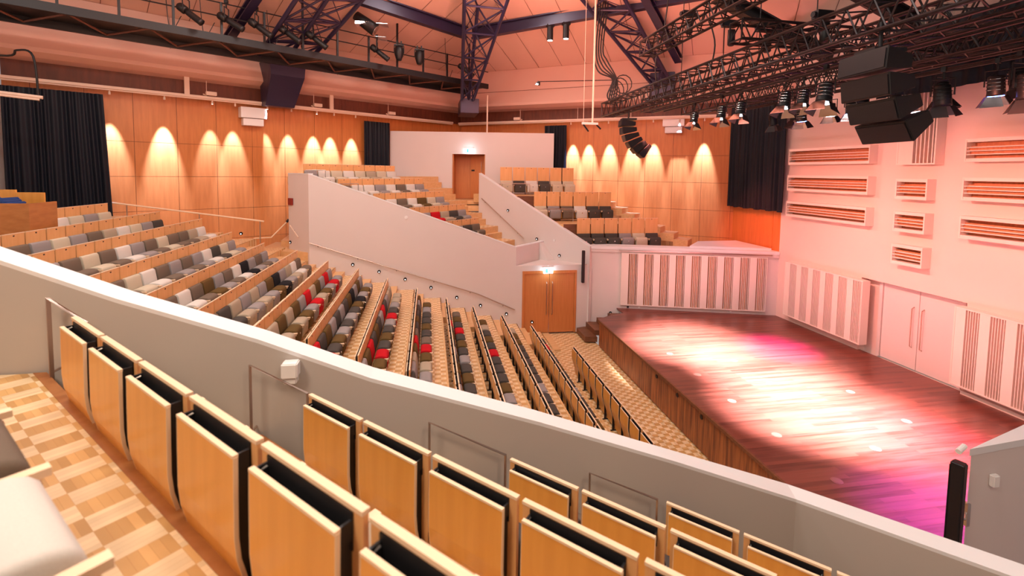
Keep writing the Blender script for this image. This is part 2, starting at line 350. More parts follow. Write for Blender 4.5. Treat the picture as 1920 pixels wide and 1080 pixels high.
# ------------------------------------------------------------------ double door volume under the aisle end
b=MB(); b.box((3.41,18.1,0),(3.68,18.4,2.6)); b.box((5.93,18.1,0),(6.55,18.4,2.6)); b.box((3.68,18.1,2.56),(5.93,18.4,2.6))
b.prism([(3.41,18.1),(6.45,18.1),(4.93,19.6)],2.6,2.78)
struct(b.build('wall_door_front',WHITE),'white wall around the double doors')
d=empty('door_3'); struct(d,'orange beech double doors under the lit exit sign')
b=MB(); b.box((3.68,18.08,0),(3.76,18.22,2.56)); b.box((5.85,18.08,0),(5.93,18.22,2.56)); b.box((3.76,18.08,2.45),(5.85,18.22,2.56)); b.build('door_frame',DOORW,d)
for a,c in ((3.765,4.795),(4.81,5.845)):
    b=MB(); b.box((a,18.14,.01),(c,18.19,2.44)); b.build('door_leaf',DOORW,d,bevel=.003)
for x in (4.68,4.92):
    b=MB(); b.tube([(x,18.14,.75),(x,18.07,.8),(x,18.07,2.05),(x,18.14,2.1)],.015); b.build('door_handle',STEEL,d)
def exit_sign(M,label):
    t=empty('exit_sign'); tag(t,label,'sign')
    b=MB(); b.box((-.19,0,0),(.19,.06,.22),M); b.build('light_panel',EXITM,t,bevel=.004)
    b=MB(); b.box((-.2,-.01,.22),(.2,.07,.26),M); b.tube([M@Vector((0,.03,.26)),M@Vector((0,.03,.33))],.012); b.build('housing',GREYPL,t)
    b=MB(); z=.06; y=.0615
    b.box((-.12,y,.03),(-.02,y+.002,.19),M); b.disc(M@Vector((.05,y,.17)),M.to_3x3()@Vector((0,1,0)),.016,.002,10)
    b.box((.03,y,.09),(.07,y+.002,.15),M); b.box((.07,y,.12),(.12,y+.002,.14),M); b.box((.0,y,.05),(.045,y+.002,.09),M); b.box((.06,y,.04),(.075,y+.002,.09),M)
    b.build('running_figure',GREEN,t)
MX_Y=Matrix(((1,0,0,0),(0,-1,0,0),(0,0,1,0),(0,0,0,1)))
exit_sign(Matrix.Translation((4.72,18.09,2.46))@MX_Y,'glowing white exit sign over the orange double doors')
exit_sign(MW@Matrix.Translation((.0,.0,7.42)),'glowing white exit sign over the upper brown door')
light('POINT',(4.72,17.8,2.55),(0,0,0),6,(.7,.9,1),.1); light('POINT',(1.95,23.5,7.55),(0,0,0),6,(.7,.9,1),.1)
# wedge pillar above the doors, and aisle-end parapet
def parapet(name,pts,th,zb,cap_label,label,matw,capw=.0):
    """pts: plan+top z polyline (outer face toward the hall); th: inward normal thickness vector per segment"""
    b=MB(); c=MB()
    for i in range(len(pts)-1):
        (x0,y0,z0),(x1,y1,z1)=pts[i],pts[i+1]; d=Vector((x1-x0,y1-y0)).normalized(); n=Vector((-d.y,d.x))*th
        p=[(x0,y0),(x1,y1),(x1+n.x,y1+n.y),(x0+n.x,y0+n.y)]
        zz=zb if isinstance(zb,(int,float)) else None
        b.prism(p,[zb]*4,[z0-.03,z1-.03,z1-.03,z0-.03]); 
        e=n.normalized()*.006
        q=[(x0-e.x,y0-e.y),(x1-e.x,y1-e.y),(x1+n.x+e.x,y1+n.y+e.y),(x0+n.x+e.x,y0+n.y+e.y)]
        c.prism(q,[z0-.03,z1-.03,z1-.03,z0-.03],[z0,z1,z1,z0])
    struct(b.build(name,matw),label); struct(c.build('trim_cap',CAPM),cap_label)
parapet('wall_bank_far',[(-5.28,19.08,6.33),(-4.32,18.1,6.33),(3.41,18.1,3.54),(4.90,19.6,3.54)],.18,0,'white capping on the far seating bank wall','tall white wall below the far seating bank',WHITE)
parapet('wall_aisle_far',[(2.33,22.17,6.42),(6.45,18.05,3.53)],.2,0,'white capping on the far aisle wall','white sloping wall between the upper aisle and the side balcony',WHITE)
b=MB(); b.prism([(4.65,19.35),(4.95,19.05),(5.3,19.22),(4.9,19.62)],2.6,[3.5,2.8,2.8,3.5]); struct(b.build('trim_4',WHITE),'white wedge above the double doors')

# ------------------------------------------------------------------ main floor tiers
XR=[4.64,3.65,2.60,1.56,.63,-.36,-1.33,-2.29,-3.24,-4.25,-5.24,-6.20,-7.25,-8.30,-9.28]
ZT=[.9,1.03,1.40,1.78,2.13,2.55,2.90,3.21,3.50,3.82,4.08,4.44,4.83,5.09,5.40]
BH=.96
def yC(x): return 25.85+.674*x
b=MB(); b.box((-1,-1,-.16),(SX+.1,18.4,-.06)); struct(b.build('floor',PARQ),'parquet floor in front of the stage')
for k in range(1,16):
    x1=XR[k-1]-.17; x0=(XR[k]-.17) if k<15 else -13; z=(ZT[k]-BH) if k<15 else 4.8
    yf=18.1 if x0>-4.4 else min(yC(x0)-.02,yC(x1)-.02)
    b=MB()
    if x0>-4.4: b.box((x0,0,z-.06),(x1,18.1,z))
    else: g_=lambda x: 18.02+.2*(x+10.6); b.prism([(x0,0),(x1,0),(x1,g_(x1)),(x0,g_(x0))],z-.5,z)
    struct(b.build('floor_tier',PARQ),'parquet tier, step %d up from the stage'%k)
    b=MB(); b.box((x1-.03,0,-.06 if k==1 else ZT[k-1]-BH-.05),(x1,16.25,z-.003)); 
    b.box((x1-.035,0,z-.002),(x1+.012,16.25,z+.012),mi=1)
    struct(b.build('trim_riser',[DARKW,OAK]),'dark riser strip, step %d up from the stage'%k)
    zl=-.06 if k==1 else ZT[k-1]-BH
    b=MB(); b.box((x1+.0,16.3,zl),(x1+.33,18.1,zl+(z-zl)*.5)); b.box((x1-.02,16.3,zl),(x1+.005,18.1,z))
    struct(b.build('trim_step',OAK),'oak half step in the side aisle, step %d up from the stage'%k)
# landing and steps behind the bank's end
b=MB(); b.prism([(-6.35,18.9),(-4.35,18.15),(-5.0,20.4),(-6.3,20.9)],2.6,3.42); b.prism([(-5.75,19.7),(-5.0,19.4),(-5.2,21.6),(-5.9,21.2)],3.4,3.66); b.prism([(-12.9,17.2),(-6.3,18.9),(-4.0,22.9),(-12.9,17.3)],2.2,2.6)
struct(b.build('floor_landing',OAK),'oak landing and steps beside the white bank wall')

# ------------------------------------------------------------------ seats
def seat_protos(H,pt=.24,ph=.37):
    """front faces local +x, width along y, H = top of front panel, pad top pt below it"""
    P={}; w_=.262; ws=.225; zt=H-pt; zb=zt-ph
    b=MB(); b.extr([(0,H),(-.018,H),(-.018,H*.52),(0,H*.50)],-w_,w_); P['front_panel']=b.build('front_panel',FRONTPLY)
    b=MB(); b.box((-.022,-w_-.001,H-.004),(.004,w_+.001,H+.010)); P['top_edge']=b.build('top_edge',EDGE)
    T=H-.035; c=[(-.078,T),(-.080,T*.86),(-.081,T*.72),(-.074,T*.64),(-.050,T*.54),(-.012,T*.42),(.022,T*.30),(.045,T*.16),(.05,T*.08)]
    b=MB(); b.extr(c+[(x+.013,z) for x,z in reversed(c)],-ws,ws); P['rear_shell']=b.build('rear_shell',SEATPLY)
    b=MB(); b.box((-.081,-ws-.001,T-.002),(-.062,ws+.001,T+.008))
    for sy in (-1,1):
        for (x0,z0),(x1,z1) in zip(c[:-1],c[1:]): b.add([(x0-.001,sy*ws,z0),(x0+.014,sy*ws,z0),(x1+.014,sy*ws,z1),(x1-.001,sy*ws,z1),(x0-.001,sy*(ws+.003),z0),(x0+.014,sy*(ws+.003),z0),(x1+.014,sy*(ws+.003),z1),(x1-.001,sy*(ws+.003),z1)],[(0,3,2,1),(4,5,6,7),(0,1,5,4),(1,2,6,5),(2,3,7,6),(3,0,4,7)])
    P['shell_edge']=b.build('shell_edge',EDGE)
    b=MB(); b.extr([(-.063,H-.085),(-.066,T*.74),(-.06,T*.64),(-.036,T*.54),(-.018,T*.5),(-.018,H-.085)],-ws+.012,ws-.004); b.box((-.024,-ws+.004,H-.12),(-.0185,ws-.004,H-.010)); b.box((-.064,-ws+.004,H-.12),(-.060,ws-.004,H-.045))
    for y0 in (-ws+.004,ws-.012): b.box((-.064,y0,H-.09),(-.019,y0+.008,H-.030))
    P['core']=b.build('slot_housing',BLACK)
    b=MB(); b.tube([(-.028,-ws+.012,H-.04),(-.057,-ws+.012,H-.05),(-.057,ws-.012,H-.05),(-.028,ws-.012,H-.04)],.0045,6); P['srail']=b.build('slot_rail',STEEL)
    b=MB(); b.box((.0,-.020,H-.056),(.003,.020,H-.032)); P['badge']=b.build('number_badge',BADGE)
    b=MB(); b.box((-.05,-.285,0),(.10,-.255,.02)); b.box((-.01,-.275,.02),(.045,-.262,zb+.12)); P['leg']=b.build('pedestal',BLKM)
    b=MB(); b.box((.34,-.296,zb+.06),(.47,-.256,zb+.085)); b.box((.34,-.29,zb+.02),(.45,-.262,zb+.045)); P['arm']=b.build('armrest',EDGE)
    b=MB(); b.soft([(.002,zt-.01),(.002,zb),(.12,zb-.01),(.135,zb+.05),(.095,zt-.06),(.075,zt-.015),(.045,zt)],.247,.016); pad=b
    P['pad']={k:pad_build(pad,'back_pad',FAB[k][1]) for k in FAB}
    t_=zb+.13; q=[(.20,.17),(.17,t_-.10),(.17,t_-.03),(.22,t_),(.36,t_),(.43,t_-.03),(.45,t_-.10),(.44,.20),(.42,.12),(.30,.10)]
    b=MB(); b.soft(q,.228,.022)
    P['cush']={k:pad_build(b,'seat_cushion',FAB[k][1]) for k in FAB}
    b=MB(); b.disc((.446,0,t_-.14),(1,0,-.02),.02,.012,8); P['knob']=b.build('seat_button',CHROME)
    return P
def pad_build(b,name,m):
    return b.build(name,m,smooth=True)
def make_seat(P,color):
    root=empty('theatre_seat')
    fp=P['front_panel']; a=fp.copy(); COL.objects.link(a); a.parent=root
    for kk in ('top_edge','badge'): c=P[kk].copy(); COL.objects.link(c); c.parent=a
    r_=P['rear_shell'].copy(); COL.objects.link(r_); r_.parent=root; c=P['shell_edge'].copy(); COL.objects.link(c); c.parent=r_
    for kk in ('core','leg','arm','srail'): c=P[kk].copy(); COL.objects.link(c); c.parent=root
    c=P['pad'][color].copy(); COL.objects.link(c); c.parent=root
    q=P['cush'][color].copy(); COL.objects.link(q); q.parent=root
    c=P['knob'].copy(); COL.objects.link(c); c.parent=q
    return root
PR1=seat_protos(BH); PR2=seat_protos(1.03); PR3=seat_protos(1.30,.64,.27)
def allp(P):
    for k,v in P.items():
        if isinstance(v,dict): yield from v.values()
        else: yield v
def place(P,color,x,y,z,rz,label,group=None):
    s=make_seat(P,color); s.location=(x,y,z); s.rotation_euler=(0,0,rz); tag(s,label,'seat',group); return s
ROWS=['ddnrndgnng','drddnddgddndd','bnndddddgddndr','nbdndrdddngdd','tndrdndgdndgnr','ngddndtrnbgd','bbgdrgdndrng','gngkndgdgndr',
 'grgnbrgnbnbn','twbgkngbgbdtg','gtgktktngtwt','gcdwgtgtwctgt','wbttctgwtctgd','dgcwbtgcgtgc','cgcwc']
fixr={11:'gtgkwtgntwtb'}
YF=[14.28,16.14,16.30,16.2,16.1,15.9,15.9,16.12,16.07,16.3,16.25,16.25,16.7,16.35,15.6]
ROWS[10]='gtgkwtgntwtb'
for k,row in enumerate(ROWS):
    zt=ZT[k]; 
    rn='front row by stage' if k==0 else '%s row from the stage'%ORD[k]
    for i,cc in enumerate(row):
        y=YF[k]-.2775-.5555*i
        lab='%s hall seat, %s from far aisle, %s'%(FAB[cc][0],ORD[i],rn)
        place(PR1,cc,XR[k],y,zt-BH,0,lab,'hall seats in the %s'%rn)
# seating banks, rows at 45 degrees
CROW=[1.10,2.44,3.78,5.12]
far_rows=[(-2,'gwcwcbcw',6.68),(-1,'twwgwtwg',6.13),(0,'twtwncg',5.58),(1,'tgrbdg',5.03),(2,'ngdt',4.48),(3,'gt',3.90)]
nm={-2:'topmost row',-1:'second row from top',0:'third row from top',1:'fourth row from top',2:'fifth row from top',3:'lowest row in view'}
start0={-2:(-4.66,3.15),-1:(-3.41,3.2),0:(-2.11,3.21),1:(-.76,3.16),2:(.57,3.14),3:(1.86,3.3)}
for r_,cs,zt in far_rows:
    sx,sy=start0[r_]; sy=21.9-sy
    for i,cc in enumerate(cs):
        q=(i+.5)*.5555*S2
        place(PR2,cc,sx+q,sy+q,zt-1.03,R(-45),'%s far bank seat, %s from left, %s'%(FAB[cc][0],ORD[i],nm[r_]),'far bank seats')
near_rows=[(0,7,5.58,'at first hoop'),(1,6,5.03,'at second hoop'),(2,6,4.48,'at third hoop'),(3,5,3.90,'at fourth hoop')]
for r_,n,zt,w_ in near_rows:
    sx,sy=start0[r_]
    for i in range(n):
        q=(i+.5)*.5555*S2
        place(PR2,'bgtd'[(i+r_)%4],sx+q,sy-q,zt-1.03,R(45),'foreground seat seen from behind, %s from parapet, row ending %s'%(ORD[i],w_),'foreground seats')
for i in range(2,7):
    q=(i+.5)*.5555*S2; cc='cbtwt'[i-2]
    place(PR2,cc,-3.41+q,3.2-q,5.10,R(45),'%s seat at the lower left picture corner, %s along its row'%(FAB[cc][0],ORD[i-2]),'seats at the lower left corner')
# side balcony seats facing the hall
for j,(xs,Yr,zt,cs,w_,n) in enumerate(((3.35,22.35,6.72,'cdwdcc','top',6),(4.65,20.65,5.62,'cgtwdd','middle',6),(6.15,18.95,4.58,'dddgcd','bottom',6))):
    for i in range(n):
        cc=cs[i]
        s=place(PR3,cc,xs+(i+.5)*.617,Yr,zt-1.30,R(-90),'%s side balcony seat, %s from the left in the %s row'%(FAB[cc][0],ORD[i],w_),'side balcony seats'); s.scale=(1,1.1,1)
for P in (PR1,PR2,PR3):
    for o in list(allp(P)): bpy.data.objects.remove(o)

# ------------------------------------------------------------------ bank floors
def quad(c0,c1,x0,y0,x1,y1): pass
def tier45(far,c0,c1,s0,s1,z,name,label,matp,step=True):
    """strip between lines x+y=c0..c1 (mirrored if far); s = distance along (1,-1)"""
    def pt(c,s): 
        x=c/2+s*S2; y=c/2-s*S2
        return (x,21.9-y) if far else (x,y)
    p=[pt(c0,s0),pt(c1,s0),pt(c1,s1),pt(c0,s1)]
    b=MB(); b.prism(p,z-.5,z); struct(b.build(name,matp),label)
    p=[pt(c1-.03,s0),pt(c1+.01,s0),pt(c1+.01,s1),pt(c1-.03,s1)]
    b=MB(); b.prism(p,z-.55,z+.004); struct(b.build('trim_nosing',DARKW),'dark nosing of the '+label)
for r_ in range(-3,5):
    c1=1.10+1.34*r_-.06; c0=c1-1.34; z={-3:6.2,-2:5.65,-1:5.10,0:4.55,1:4.0,2:3.45,3:2.87,4:2.4}[r_]
    c1n=c1+1.34-.0
    # tread of row r_ spans from its own back line to the next row's back line
    a,b_=(c1 if r_>-3 else c1),c1+1.34
    smin_n=((a+b_)/2-2*3.6)*S2   # where the strip meets the parapet (y=3.6)
    cl=lambda c: (c-2*3.58)*S2
    def pt(c,s,far):
        x=c/2+s*S2; y=c/2-s*S2
        return (x,21.9-y) if far else (x,y)
    b=MB(); b.prism([pt(a,cl(a),0),pt(b_,cl(b_),0),pt(b_,4,0),pt(a,4,0)],z-.3,z); struct(b.build('floor_bank_near',PARQ45),'parquet tread of the near bank, level %d'%(r_+4))
    b=MB(); b.prism([pt(b_-.075,cl(b_-.075),0),pt(b_+.005,cl(b_+.005),0),pt(b_+.005,4,0),pt(b_-.075,4,0)],z-.06,z+.004); b.prism([pt(b_-.10,cl(b_-.10),0),pt(b_-.06,cl(b_-.06),0),pt(b_-.06,4,0),pt(b_-.10,4,0)],z-.56,z-.01); struct(b.build('trim_nosing',NOSE),'dark nosing of the near bank, level %d'%(r_+4))
    # s limit of the far bank: aisle wall x+y=24.5 -> x - y' ... = c/2+s*S2 + 21.9-(c/2-s*S2) = 24.5 -> s=1.3/S2
    b=MB(); smax=1.28/S2
    s0=max(cl(a)+.02,-5.56); s1=max(cl(b_)+.02,-5.56)
    b.prism([pt(a,s0,1),pt(b_,s1,1),pt(b_,smax,1),pt(a,smax,1)],z-.3,z); struct(b.build('floor_bank_far',PARQ45 if r_>-3 else OAK),'parquet tread of the far bank, level %d'%(r_+4))
    b=MB(); b.prism([pt(b_-.02,s1,1),pt(b_+.01,s1,1),pt(b_+.01,smax,1),pt(b_-.02,smax,1)],z-.56,z+.004); 
    # aisle half step
    b.prism([pt(b_,smax-1.25,1),pt(b_+.33,smax-1.25,1),pt(b_+.33,smax,1),pt(b_,smax,1)],z-.56,z-.275)
    struct(b.build('trim_step',OAK),'oak aisle step of the far bank, level %d'%(r_+4))
b=MB(); b.prism([MW@Vector((dx0-.3,0,0)),MW@Vector((dx1+.4,0,0)),MW@Vector((dx1+.4,1.0,0)),MW@Vector((dx0-.3,1.2,0))],4.9,5.08); b.prism([MW@Vector((dx0-.1,0,0)),MW@Vector((dx1+.4,0,0)),MW@Vector((dx1+.4,1.35,0)),MW@Vector((dx0-.1,1.5,0))],4.6,4.86)
struct(b.build('floor_exit_landing',OAK),'oak landing below the upper exit')
# side balcony tiers
for j,(y0,y1,x0,x1,z) in enumerate(((0,0,0,0,0),(0,0,0,7.2,5.42),(0,0,0,8.5,4.32),(0,0,0,0,3.28))):
    if j==0: continue
    yb=[22.6,20.80,19.10][j-1]; yf=[20.80,19.10,16.4][j-1]; xl=24.72
    b=MB(); 
    poly=[(xl-yb,yb),(x1,yb),(x1,yf),(xl-yf,yf)] if j<3 else [(xl-yb,yb),(12.9,yb),(13.45,18.9),(13.45,16.45),(6.9,18.3)]
    b.prism(poly,z-.4,z); struct(b.build('floor_balcony',OAK),'oak tier of the side balcony, level %d'%(4-j))
    b=MB(); 
    if j<3: b.box((xl-yf,yf-.02,z-.55-.5),(x1,yf,z)); struct(b.build('trim_riser',DARKW),'riser of the side balcony, level %d'%(4-j))
# steps by the timber wall right of the balcony rows
for i in range(7):
    z=5.12-i*.25; c_=Vector((8.05,21.55)).lerp(Vector((10.75,19.2)),i/6); d_=Vector((.754,-.657)); n_=Vector((.657,.754))
    b=MB(); b.prism([tuple(c_-n_*.1),tuple(c_+d_*.62-n_*.1),tuple(c_+d_*.62+n_*.85),tuple(c_+n_*.85)],z-.35,z); struct(b.build('trim_stair',OAK),'oak stair beside the balcony timber wall, step %d from the top'%(i+1))
hr=empty('stair_handrail'); tag(hr,'round handrail with dark brackets sloping down the right timber wall','handrail')
ra,rb=Vector((8.86,21.98,4.92)),Vector((11.9,19.94,3.21))
b=MB(); b.tube([ra,rb],.026); b.build('rail',EDGE,hr)
for t_ in (.13,.70):
    q=ra.lerp(rb,t_); b=MB(); b.tube([q+Vector((.08,.12,-.05)),q+Vector((0,0,-.02))],.05); b.build('bracket',BLKM,hr)
def loop_rail(pts,r,label,name='guard_rail'):
    b=MB(); b.tube(pts,r); tag(b.build(name,STEEL),label,'rail')
loop_rail([(3.05,21.75,5.95),(4.7,21.75,5.95),(4.7,21.75,5.0)],.02,'thin metal guard rail in front of the top side balcony seats')
loop_rail([(4.9,19.95,4.9),(6.3,19.95,4.9),(6.3,19.95,3.9)],.02,'thin metal guard rail in front of the middle side balcony seats')
loop_rail([(-4.5,18.45,6.45),(-3.9,18.95,6.45),(-3.9,18.95,5.9)],.02,'thin metal guard rail at the top left of the far bank')
loop_rail([(-3.3,18.45,5.95),(-2.7,18.95,5.95),(-2.7,18.95,5.3)],.02,'thin metal guard rail by the second row of the far bank')
# white slab at the far right end of the balcony
b=MB(); b.prism([(10.4,17.3),(13.4,16.4),(13.4,18.6),(11.5,18.5)],3.5,3.62); tag(b.build('cover_board',CAPM),'white flat board lying at the stage end of the side balcony','board')

# ------------------------------------------------------------------ near parapet, corner block
NP=[(-4.6,3.8,6.6),(-2.93,3.8,5.93),(-2.12,3.8,5.59),(-1.22,3.8,5.26),(-.43,3.8,4.92),(.89,3.8,4.47),(2.08,3.8,4.03),(3.41,3.8,3.54),(5.1,2.1,3.54)]
b=MB(); c=MB()
offs=[]
for i,p in enumerate(NP): offs.append((p[0]-(.0 if i<7 else .08),p[1]-.2) if i<8 else (p[0]-.15,p[1]-.14))
for i in range(len(NP)-1):
    (x0,y0,z0),(x1,y1,z1)=NP[i],NP[i+1]; q=[(x0,y0),(x1,y1),offs[i+1],offs[i]]
    b.prism(q,[2.0]*4,[z0-.03,z1-.03,z1-.03,z0-.03]); c.prism(q,[z0-.03,z1-.03,z1-.03,z0-.03],[z0,z1,z1,z0])
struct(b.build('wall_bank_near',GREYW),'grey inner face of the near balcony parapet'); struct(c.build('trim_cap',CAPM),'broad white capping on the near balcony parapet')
hoop=[((-2.45,5.63),(-2.24,5.46)),((-1.24,5.11),(-.86,4.88)),((.01,4.59),(.60,4.28)),((1.30,4.06),(1.90,3.77))]
for i,((xa,za),(xb,zb)) in enumerate(hoop):
    t=empty('parapet_hoop'); tag(t,'square metal tube hoop on the near parapet, %s down from the left'%ORD[i],'rail','parapet hoops')
    y=3.5
    b=MB(); b.tube([(xa,y,za-1.0),(xa,y,za),(xb,y,zb),(xb,y,zb-.75)],.011 if i else .016,4); b.build('tube',PIPE,t)
    b=MB(); 
    for xx,zz in ((xa,za-.5),(xb,zb-.5)): b.tube([(xx,y,zz),(xx,3.6,zz)],.008,6)
    b.build('stay',PIPE,t)
b=MB(); b.box((-1.04,3.50,4.99),(-.93,3.60,5.10)); b.box((-1.03,3.52,4.94),(-.94,3.6,4.99)); tag(b.build('wall_sensor',GREYPL,bevel=.008),'small white sensor box fixed to the near parapet','sensor')
b=MB(); b.tube([(-2.62,3.6,4.98),(-2.62,3.575,4.98)],.02,12); tag(b.build('wall_button',STEEL),'tiny round metal button low on the near parapet','button')
b=MB(); b.tube([(-2.62,3.35,5.10),(-2.62,3.35,5.106)],.085,24); b.tube([(-2.62,3.35,5.106),(-2.62,3.35,5.11)],.07,24); 
fg=empty('floor_outlet'); tag(fg,'round metal floor outlet with spokes set in the near parquet','floor outlet')
b=MB(); b.tube([(-2.95,3.42,5.10),(-2.95,3.42,5.106)],.10,28); b.build('ring',BLKM,fg)
b=MB(); b.tube([(-2.95,3.42,5.106),(-2.95,3.42,5.110)],.085,28); b.build('disc',mat('outlet_metal',(.62,.60,.40),.35,.6),fg)
b=MB()
for k in range(6):
    a=k*math.pi/6; b.tube([(-2.95+.07*math.cos(a),3.42+.07*math.sin(a),5.111),(-2.95-.07*math.cos(a),3.42-.07*math.sin(a),5.111)],.004,4)
b.build('spokes',BLKM,fg)
b=MB(); b.prism([(5.97,4.07),(9.5,4.36),(9.5,4.95)],0,3.42); struct(b.build('wall_near',WHITE),'white corner wall at the lower right')
b=MB(); b.prism([(5.93,4.06),(9.5,4.34),(9.5,4.98)],3.42,3.5); struct(b.build('trim_5',CAPM),'white ledge on the corner wall at the lower right')
b=MB(); b.box((6.28,4.04,3.02),(6.37,4.095,3.16)); tag(b.build('wall_sensor',GREYPL,bevel=.01),'small white sensor box on the corner wall at the lower right','sensor')
def line_speaker(c,M,label):
    t=empty('column_speaker'); tag(t,label,'speaker')
    b=MB(); b.extr([(-.055,c[2]-.66),(.055,c[2]-.66),(.055,c[2]+.66),(-.055,c[2]+.66)],-.06,.06,M); b.build('cabinet',BLACK,t,bevel=.012)
    b=MB(); b.box((-.05,.06,c[2]-.62),(.05,.066,c[2]+.62),M); b.build('grille',BLKM,t)
    return t
line_speaker((0,0,2.72),Matrix.Translation((6.15,18.25-.28,0))@Matrix.Rotation(R(180),4,'Z'),'slim black column speaker on the white wall right of the double doors')
b=MB(); b.tube([(6.25,17.98,2.8),(6.36,18.1,2.8)],.015); tag(b.build('speaker_bracket',STEEL),'short metal bracket behind the column speaker by the double doors','bracket')
t=line_speaker((0,0,2.78),Matrix.Translation((5.66,3.96,0))@Matrix.Rotation(R(20),4,'Z'),'slim black column speaker hung beside the corner wall at the lower right')
b=MB(); b.tube([(5.70,3.97,2.80),(5.82,3.98,2.76),(5.985,4.09,2.74)],.014); b.box((5.955,4.05,2.60),(6.0,4.10,2.86)); tag(b.build('speaker_bracket',STEEL),'metal arm holding the column speaker to the lower right corner wall','bracket')
b=MB(); b.tube([(5.86,4.12,3.44),(6.0,4.16,3.47)],.03,12); tag(b.build('spy_camera',GREYPL),'small white tube camera at the tip of the lower right ledge','camera')

# ------------------------------------------------------------------ wall fittings of the hall
def wall_light(p,n,label):
    t=empty('wall_light'); tag(t,label,'wall light','round step lights')
    b=MB(); b.disc(p,n,.062,.03,16); b.build('ring',BLKM,t); q=Vector(p)+Vector(n).normalized()*.03
    b=MB(); b.disc(q+Vector((0,0,-.015)),n,.020,.004,10); b.build('lens',STEPL,t)
for i in range(9):
    k=i+1; x=XR[k]+.55
    if k>8: continue
    wall_light((x-.1,18.1,ZT[k]-BH+.42),(0,-1,0),'round black step light on the tall white wall, %s from the double doors'%ORD[i])
for i,(x,y,z) in enumerate(((-5.2,19.0,3.69),(-4.76,18.55,3.35))): wall_light((x,y,z),(-.7,-.72,0),'round black step light on the narrow end of the tall white wall, %s one'%['upper','lower'][i])
for i,(s,z) in enumerate(((.55,5.62-.62),(2.2,3.85),(3.4,3.25))):
    p=Vector((2.33,22.17))+Vector((S2,-S2))*(1.2+s*.95); wall_light((p.x-.01,p.y-.01,z-.25),(-1,-1,0),'round black step light on the sloping aisle wall, %s down'%ORD[i])
for i,(x,z) in enumerate(((.85,.78),(.35,.42))):
    p=ME@Vector((x,.0,z)); wall_light(p,ME.to_3x3()@Vector((0,1,0)),'round black step light above the stage corner steps, %s'%['upper one','lower one'][i])
p=onC(-5.9,.3); wall_light((-6.9,18.9,4.05),(0,-1,0),'round black step light at the foot of the rear left timber wall')
def wrail(pts,off,brs,label,m=PIPE):
    t=empty('wall_handrail'); tag(t,label,'handrail'); pts=[Vector(p) for p in pts]; off=Vector(off)
    b=MB(); b.tube([p+off for p in pts],.022); b.build('rail',m,t)
    for q in brs:
        q=Vector(q); b=MB(); b.tube([q+Vector((0,0,-.06)),q+off*.9+Vector((0,0,-.05)),q+off],.011,6); b.build('bracket',BLKM,t)
hp=[(-4.31,18.1,3.80),(-1.07,18.1,2.70),(1.88,18.1,1.72),(3.38,18.1,1.03)]
def hz(x):
    for (a,_,za),(c,_,zc) in zip(hp,hp[1:]):
        if a<=x<=c: return za+(zc-za)*(x-a)/(c-a)
wrail(hp,(0,-.08,0),[(x,18.1,hz(x)) for x in (-4.0,-2.6,-1.2,.2,1.6,2.9)],'long metal handrail running down the tall white wall')
a=Vector((2.5,22.0,5.23)); c=Vector((4.22,20.28,3.56)); wrail([a,c],(-.06,-.06,0),[a.lerp(c,t_) for t_ in (.08,.45,.85)],'metal handrail on the sloping aisle wall')
wrail([(-5.12,18.92,4.35),(-4.72,18.5,3.95)],(-.06,-.06,0),[(-5.0,18.8,4.23)],'short metal handrail on the narrow end of the tall white wall',PINKM)
b=MB(); b.box((-5.27,19.0,5.12),(-4.99,19.04,5.38)); 
MBL=fr(Vector((-4.32,18.1)),Vector((-S2,S2)),Vector((-S2,-S2)))
b=MB(); b.box((1.02,.0,5.12),(1.3,.05,5.38),MBL); tag(b.build('fire_alarm_box',RED,bevel=.005),'dark red fire alarm box on the narrow end of the tall white wall','alarm')
b=MB(); b.disc((-.85,18.1,4.72),(0,-1,0),.06,.03); tag(b.build('wall_sensor',GREYPL),'small round sensor in the middle of the tall white wall','sensor')
b=MB(); p=Vector((5.0,19.45,3.55)); b.disc((5.27,19.22,3.62),(-1,-1,0),.05,.03); tag(b.build('wall_sensor',GREYPL),'small pale sensor on the sloping aisle wall above the doors','sensor')
# glass guard with rail on the rear left side
t=empty('aisle_guard'); tag(t,'pale handrail on thin posts in front of the rear left timber wall','handrail')
ga,gb=Vector((-10.6,18.0,5.25)),Vector((-6.1,18.9,4.50))
b=MB(); b.tube([ga,gb],.03); b.build('rail',EDGE,t)
for t_ in (.09,.55,.97):
    p=ga.lerp(gb,t_); b=MB(); b.tube([p,p-Vector((0,0,.85))],.018); b.build('post',STEEL,t)
t=empty('stair_handrail'); tag(t,'bent pale handrail rising beside the oak landing to the white wall','handrail')
b=MB(); b.tube([(-6.5,18.95,3.85),(-5.95,19.2,3.85),(-5.5,19.6,4.4)],.025); b.build('rail',EDGE,t)
b=MB(); b.tube([(-5.5,19.6,4.4),(-5.42,19.62,4.5)],.05); b.build('end_bracket',BLKM,t)
